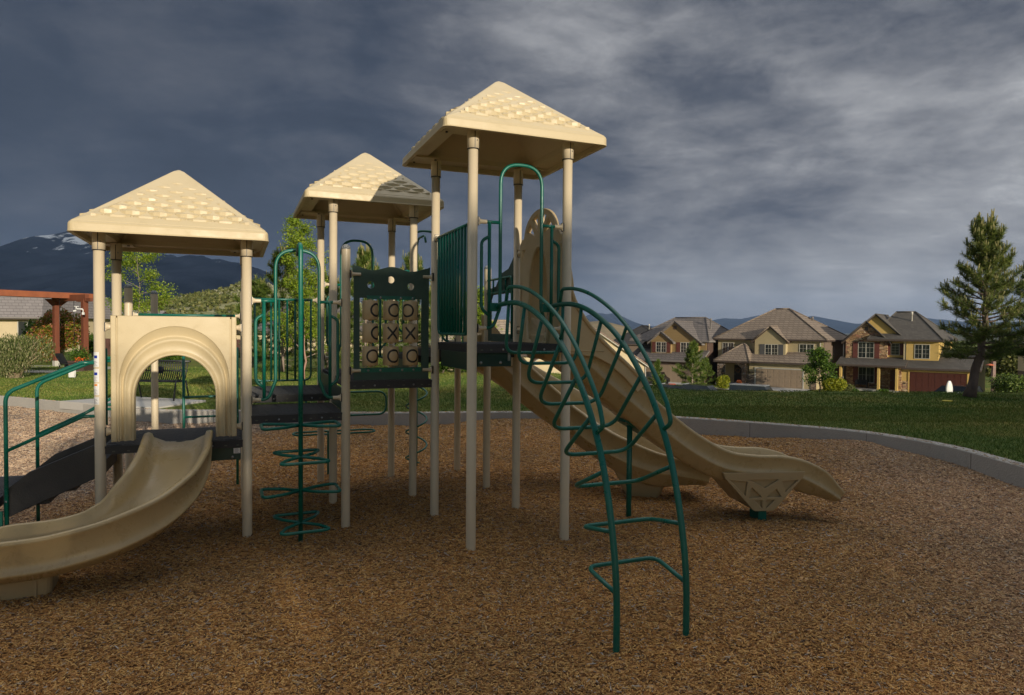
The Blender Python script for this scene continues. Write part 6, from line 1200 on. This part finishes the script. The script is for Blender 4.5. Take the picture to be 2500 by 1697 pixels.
# paddle board and its stand, lamp pole, frisbee
bd = at(2321, 806, 55); zb0 = at(2321, 972, 55).z; zb1 = at(2321, 930, 55).z; mb = MB(); rg = []
for i in range(17): t = i / 16; hw = .30 * math.sin(math.pi * min(1, max(.0, t * .93 + .035))) ** .55; z = zb0 + (zb1 - zb0) * t; rg.append([(bd.x + hw * c, bd.y + .05 * s, z) for c, s in ((1, 0), (.6, 1), (-.6, 1), (-1, 0), (-.6, -1), (.6, -1))])
mb.rings(rg, 0, True, True, True); tag(obj('paddle_board', mb, [M('white_gloss', (.78, .78, .76), None, rough=.25)]), 'white paddle board standing upright behind the dark suv', 'board')
mb = MB(); e0, e1 = at(2324, 962, 56), at(2366, 968, 56); mb.tube(catmull([e0, e0.lerp(e1, .6) + Vector((0, 0, .1)), e1 + Vector((0, 0, -.1)), e1 + Vector((0, 0, -.5))], 6), .11, 8); tag(obj('kayak', mb, [SLV]), 'grey kayak lying beside the white paddle board', 'kayak')
lp = at(2428, 806, 64); t = thing('lamp_pole', 'pale wooden pole with an orange rimmed lamp beside the stone house', 'lamp pole', (lp.x, lp.y, GZ)); z1 = at(2428, 882, 64).z - GZ; obj('pole', MB().box(-.13, .13, -.13, .13, 0, z1), [M('weathered_pole', (.30, .20, .17), (.22, .15, .13), 4, .85)], t); obj('lamp', MB().lathe([(0, .12), (.10, .1), (.34, 0), (.34, -.05), (0, -.05)], (-.35, 0, z1 - .35), 14), [M('lamp_shade', (.55, .14, .06), None, rough=.5)], t)
fr_ = at(2313, 989, 17.3); fr_.z = tz(fr_.x, fr_.y) + .02; tag(obj('flying_disc', MB().lathe([(0, .02), (.11, .018), (.13, .0), (.12, -.005), (0, 0)], tuple(fr_), 18), [M('yellow_plastic', (.55, .45, .03), None, rough=.5)]), 'yellow plastic disc lying on the right lawn', 'disc')
pk = at(1796, 937, 82); tag(obj('porch_pumpkin', MB().lathe([(0, .3), (.2, .28), (.32, .12), (.26, -.1), (0, -.14)], (pk.x, pk.y - 1.2, GZ + .42), 12), [M('pumpkin', (.65, .14, .03), None, rough=.5)]), 'orange pumpkin on the porch step of the tan house', 'pumpkin')
# ================================================================ unseen house and trees behind the camera shade the foreground; hedges added against light gaps
sx, sy = math.sin(SUN_AZ), -math.cos(SUN_AZ); rv = Vector((math.cos(SUN_AZ), math.sin(SUN_AZ), 0)); sd = Vector((sx, sy, 0)); ref = WA(2.4, 5.76); TE = math.tan(SUN_EL)
def caster(lat, dist): return ref + rv * lat + sd * dist
DB = 44.0; zr = 3.05 + TE * (DB + 3.5)
hb_ = caster(-1.95, DB); hh = thing('large_house', 'tall tan house behind the playground', 'house', (hb_.x, hb_.y, 0), math.atan2(rv.y, rv.x))
obj('wall', MB().box(.3, 34, -9, 0, -.2, zr - 4), [STU_T], hh); obj('roof', MB().add([(0, .6, zr - 4), (34.6, .6, zr - 4), (34.6, -9.6, zr - 4), (0, -9.6, zr - 4), (.55, -3.5, zr), (33, -3.5, zr)], [(0, 4, 5, 1), (1, 5, 2), (2, 5, 4, 3), (3, 4, 0), (0, 1, 2, 3)]), [T_BRN], hh)
for k_, (lat, top, lab_) in enumerate(((-2.05, .55, 'unseen hedge bush added to shade the ground, nearest the large house'), (-2.55, .0, 'unseen hedge bush added to shade the ground, beside the nearest one'), (-3.9, -.15, 'unseen hedge bush added to shade the ground, under the leafy tree'), (-4.7, -.3, 'unseen hedge bush added to shade the ground, farthest from the large house'))):
    c = caster(lat, 31); hgt = top + TE * 31; shrub('added_shade_hedge', lab_, 'hedge', (c.x, c.y, 0), .6, .6, hgt / 1.55, 7000, .30, L_GRN, 300 + k_, 'hedge added to shade the foreground', stems=4, asp=.8, shell=.1, lumps=12)  # hedge bushes added out of view to close sun gaps beside the house
for lat, dist, hh_, sp_r, sd_, nl_ in ((-2.95, 30, 7.8, 1.9, 201, 6000), (-5.1, 31, 7.2, 1.4, 202, 2600)):
    c = caster(lat, dist); tree('shade_tree', 'broad leafy tree behind the playground' if lat > -4 else 'thinner leafy tree behind the playground', 'tree', (c.x, c.y, 0), hh_, sp_r, sd_, nl_, .26, L_GRN, BARK, None, jit=.3, asp=.7, nb=22, r0=.16, start=.2, sub=6)
# ================================================================ air
HAZE = True
if HAZE:
    hm = bpy.data.materials.new('haze'); hm.use_nodes = True; t = NT(hm.node_tree); t.n.remove(t.n['Principled BSDF']); pv_ = t.new('ShaderNodeVolumePrincipled'); pv_.inputs['Color'].default_value = (.42, .62, 1.0, 1); pv_.inputs['Density'].default_value = 0.000042; pv_.inputs['Anisotropy'].default_value = 0; t.link(pv_.outputs[0], t.n['Material Output'].inputs['Volume'])
    ob = obj('haze', MB().box(-14000, 14000, -300, 13500, -7.2, 700), [hm]); ob['kind'] = 'stuff'
S.render.engine = 'CYCLES'
S.cycles.volume_bounces = 0
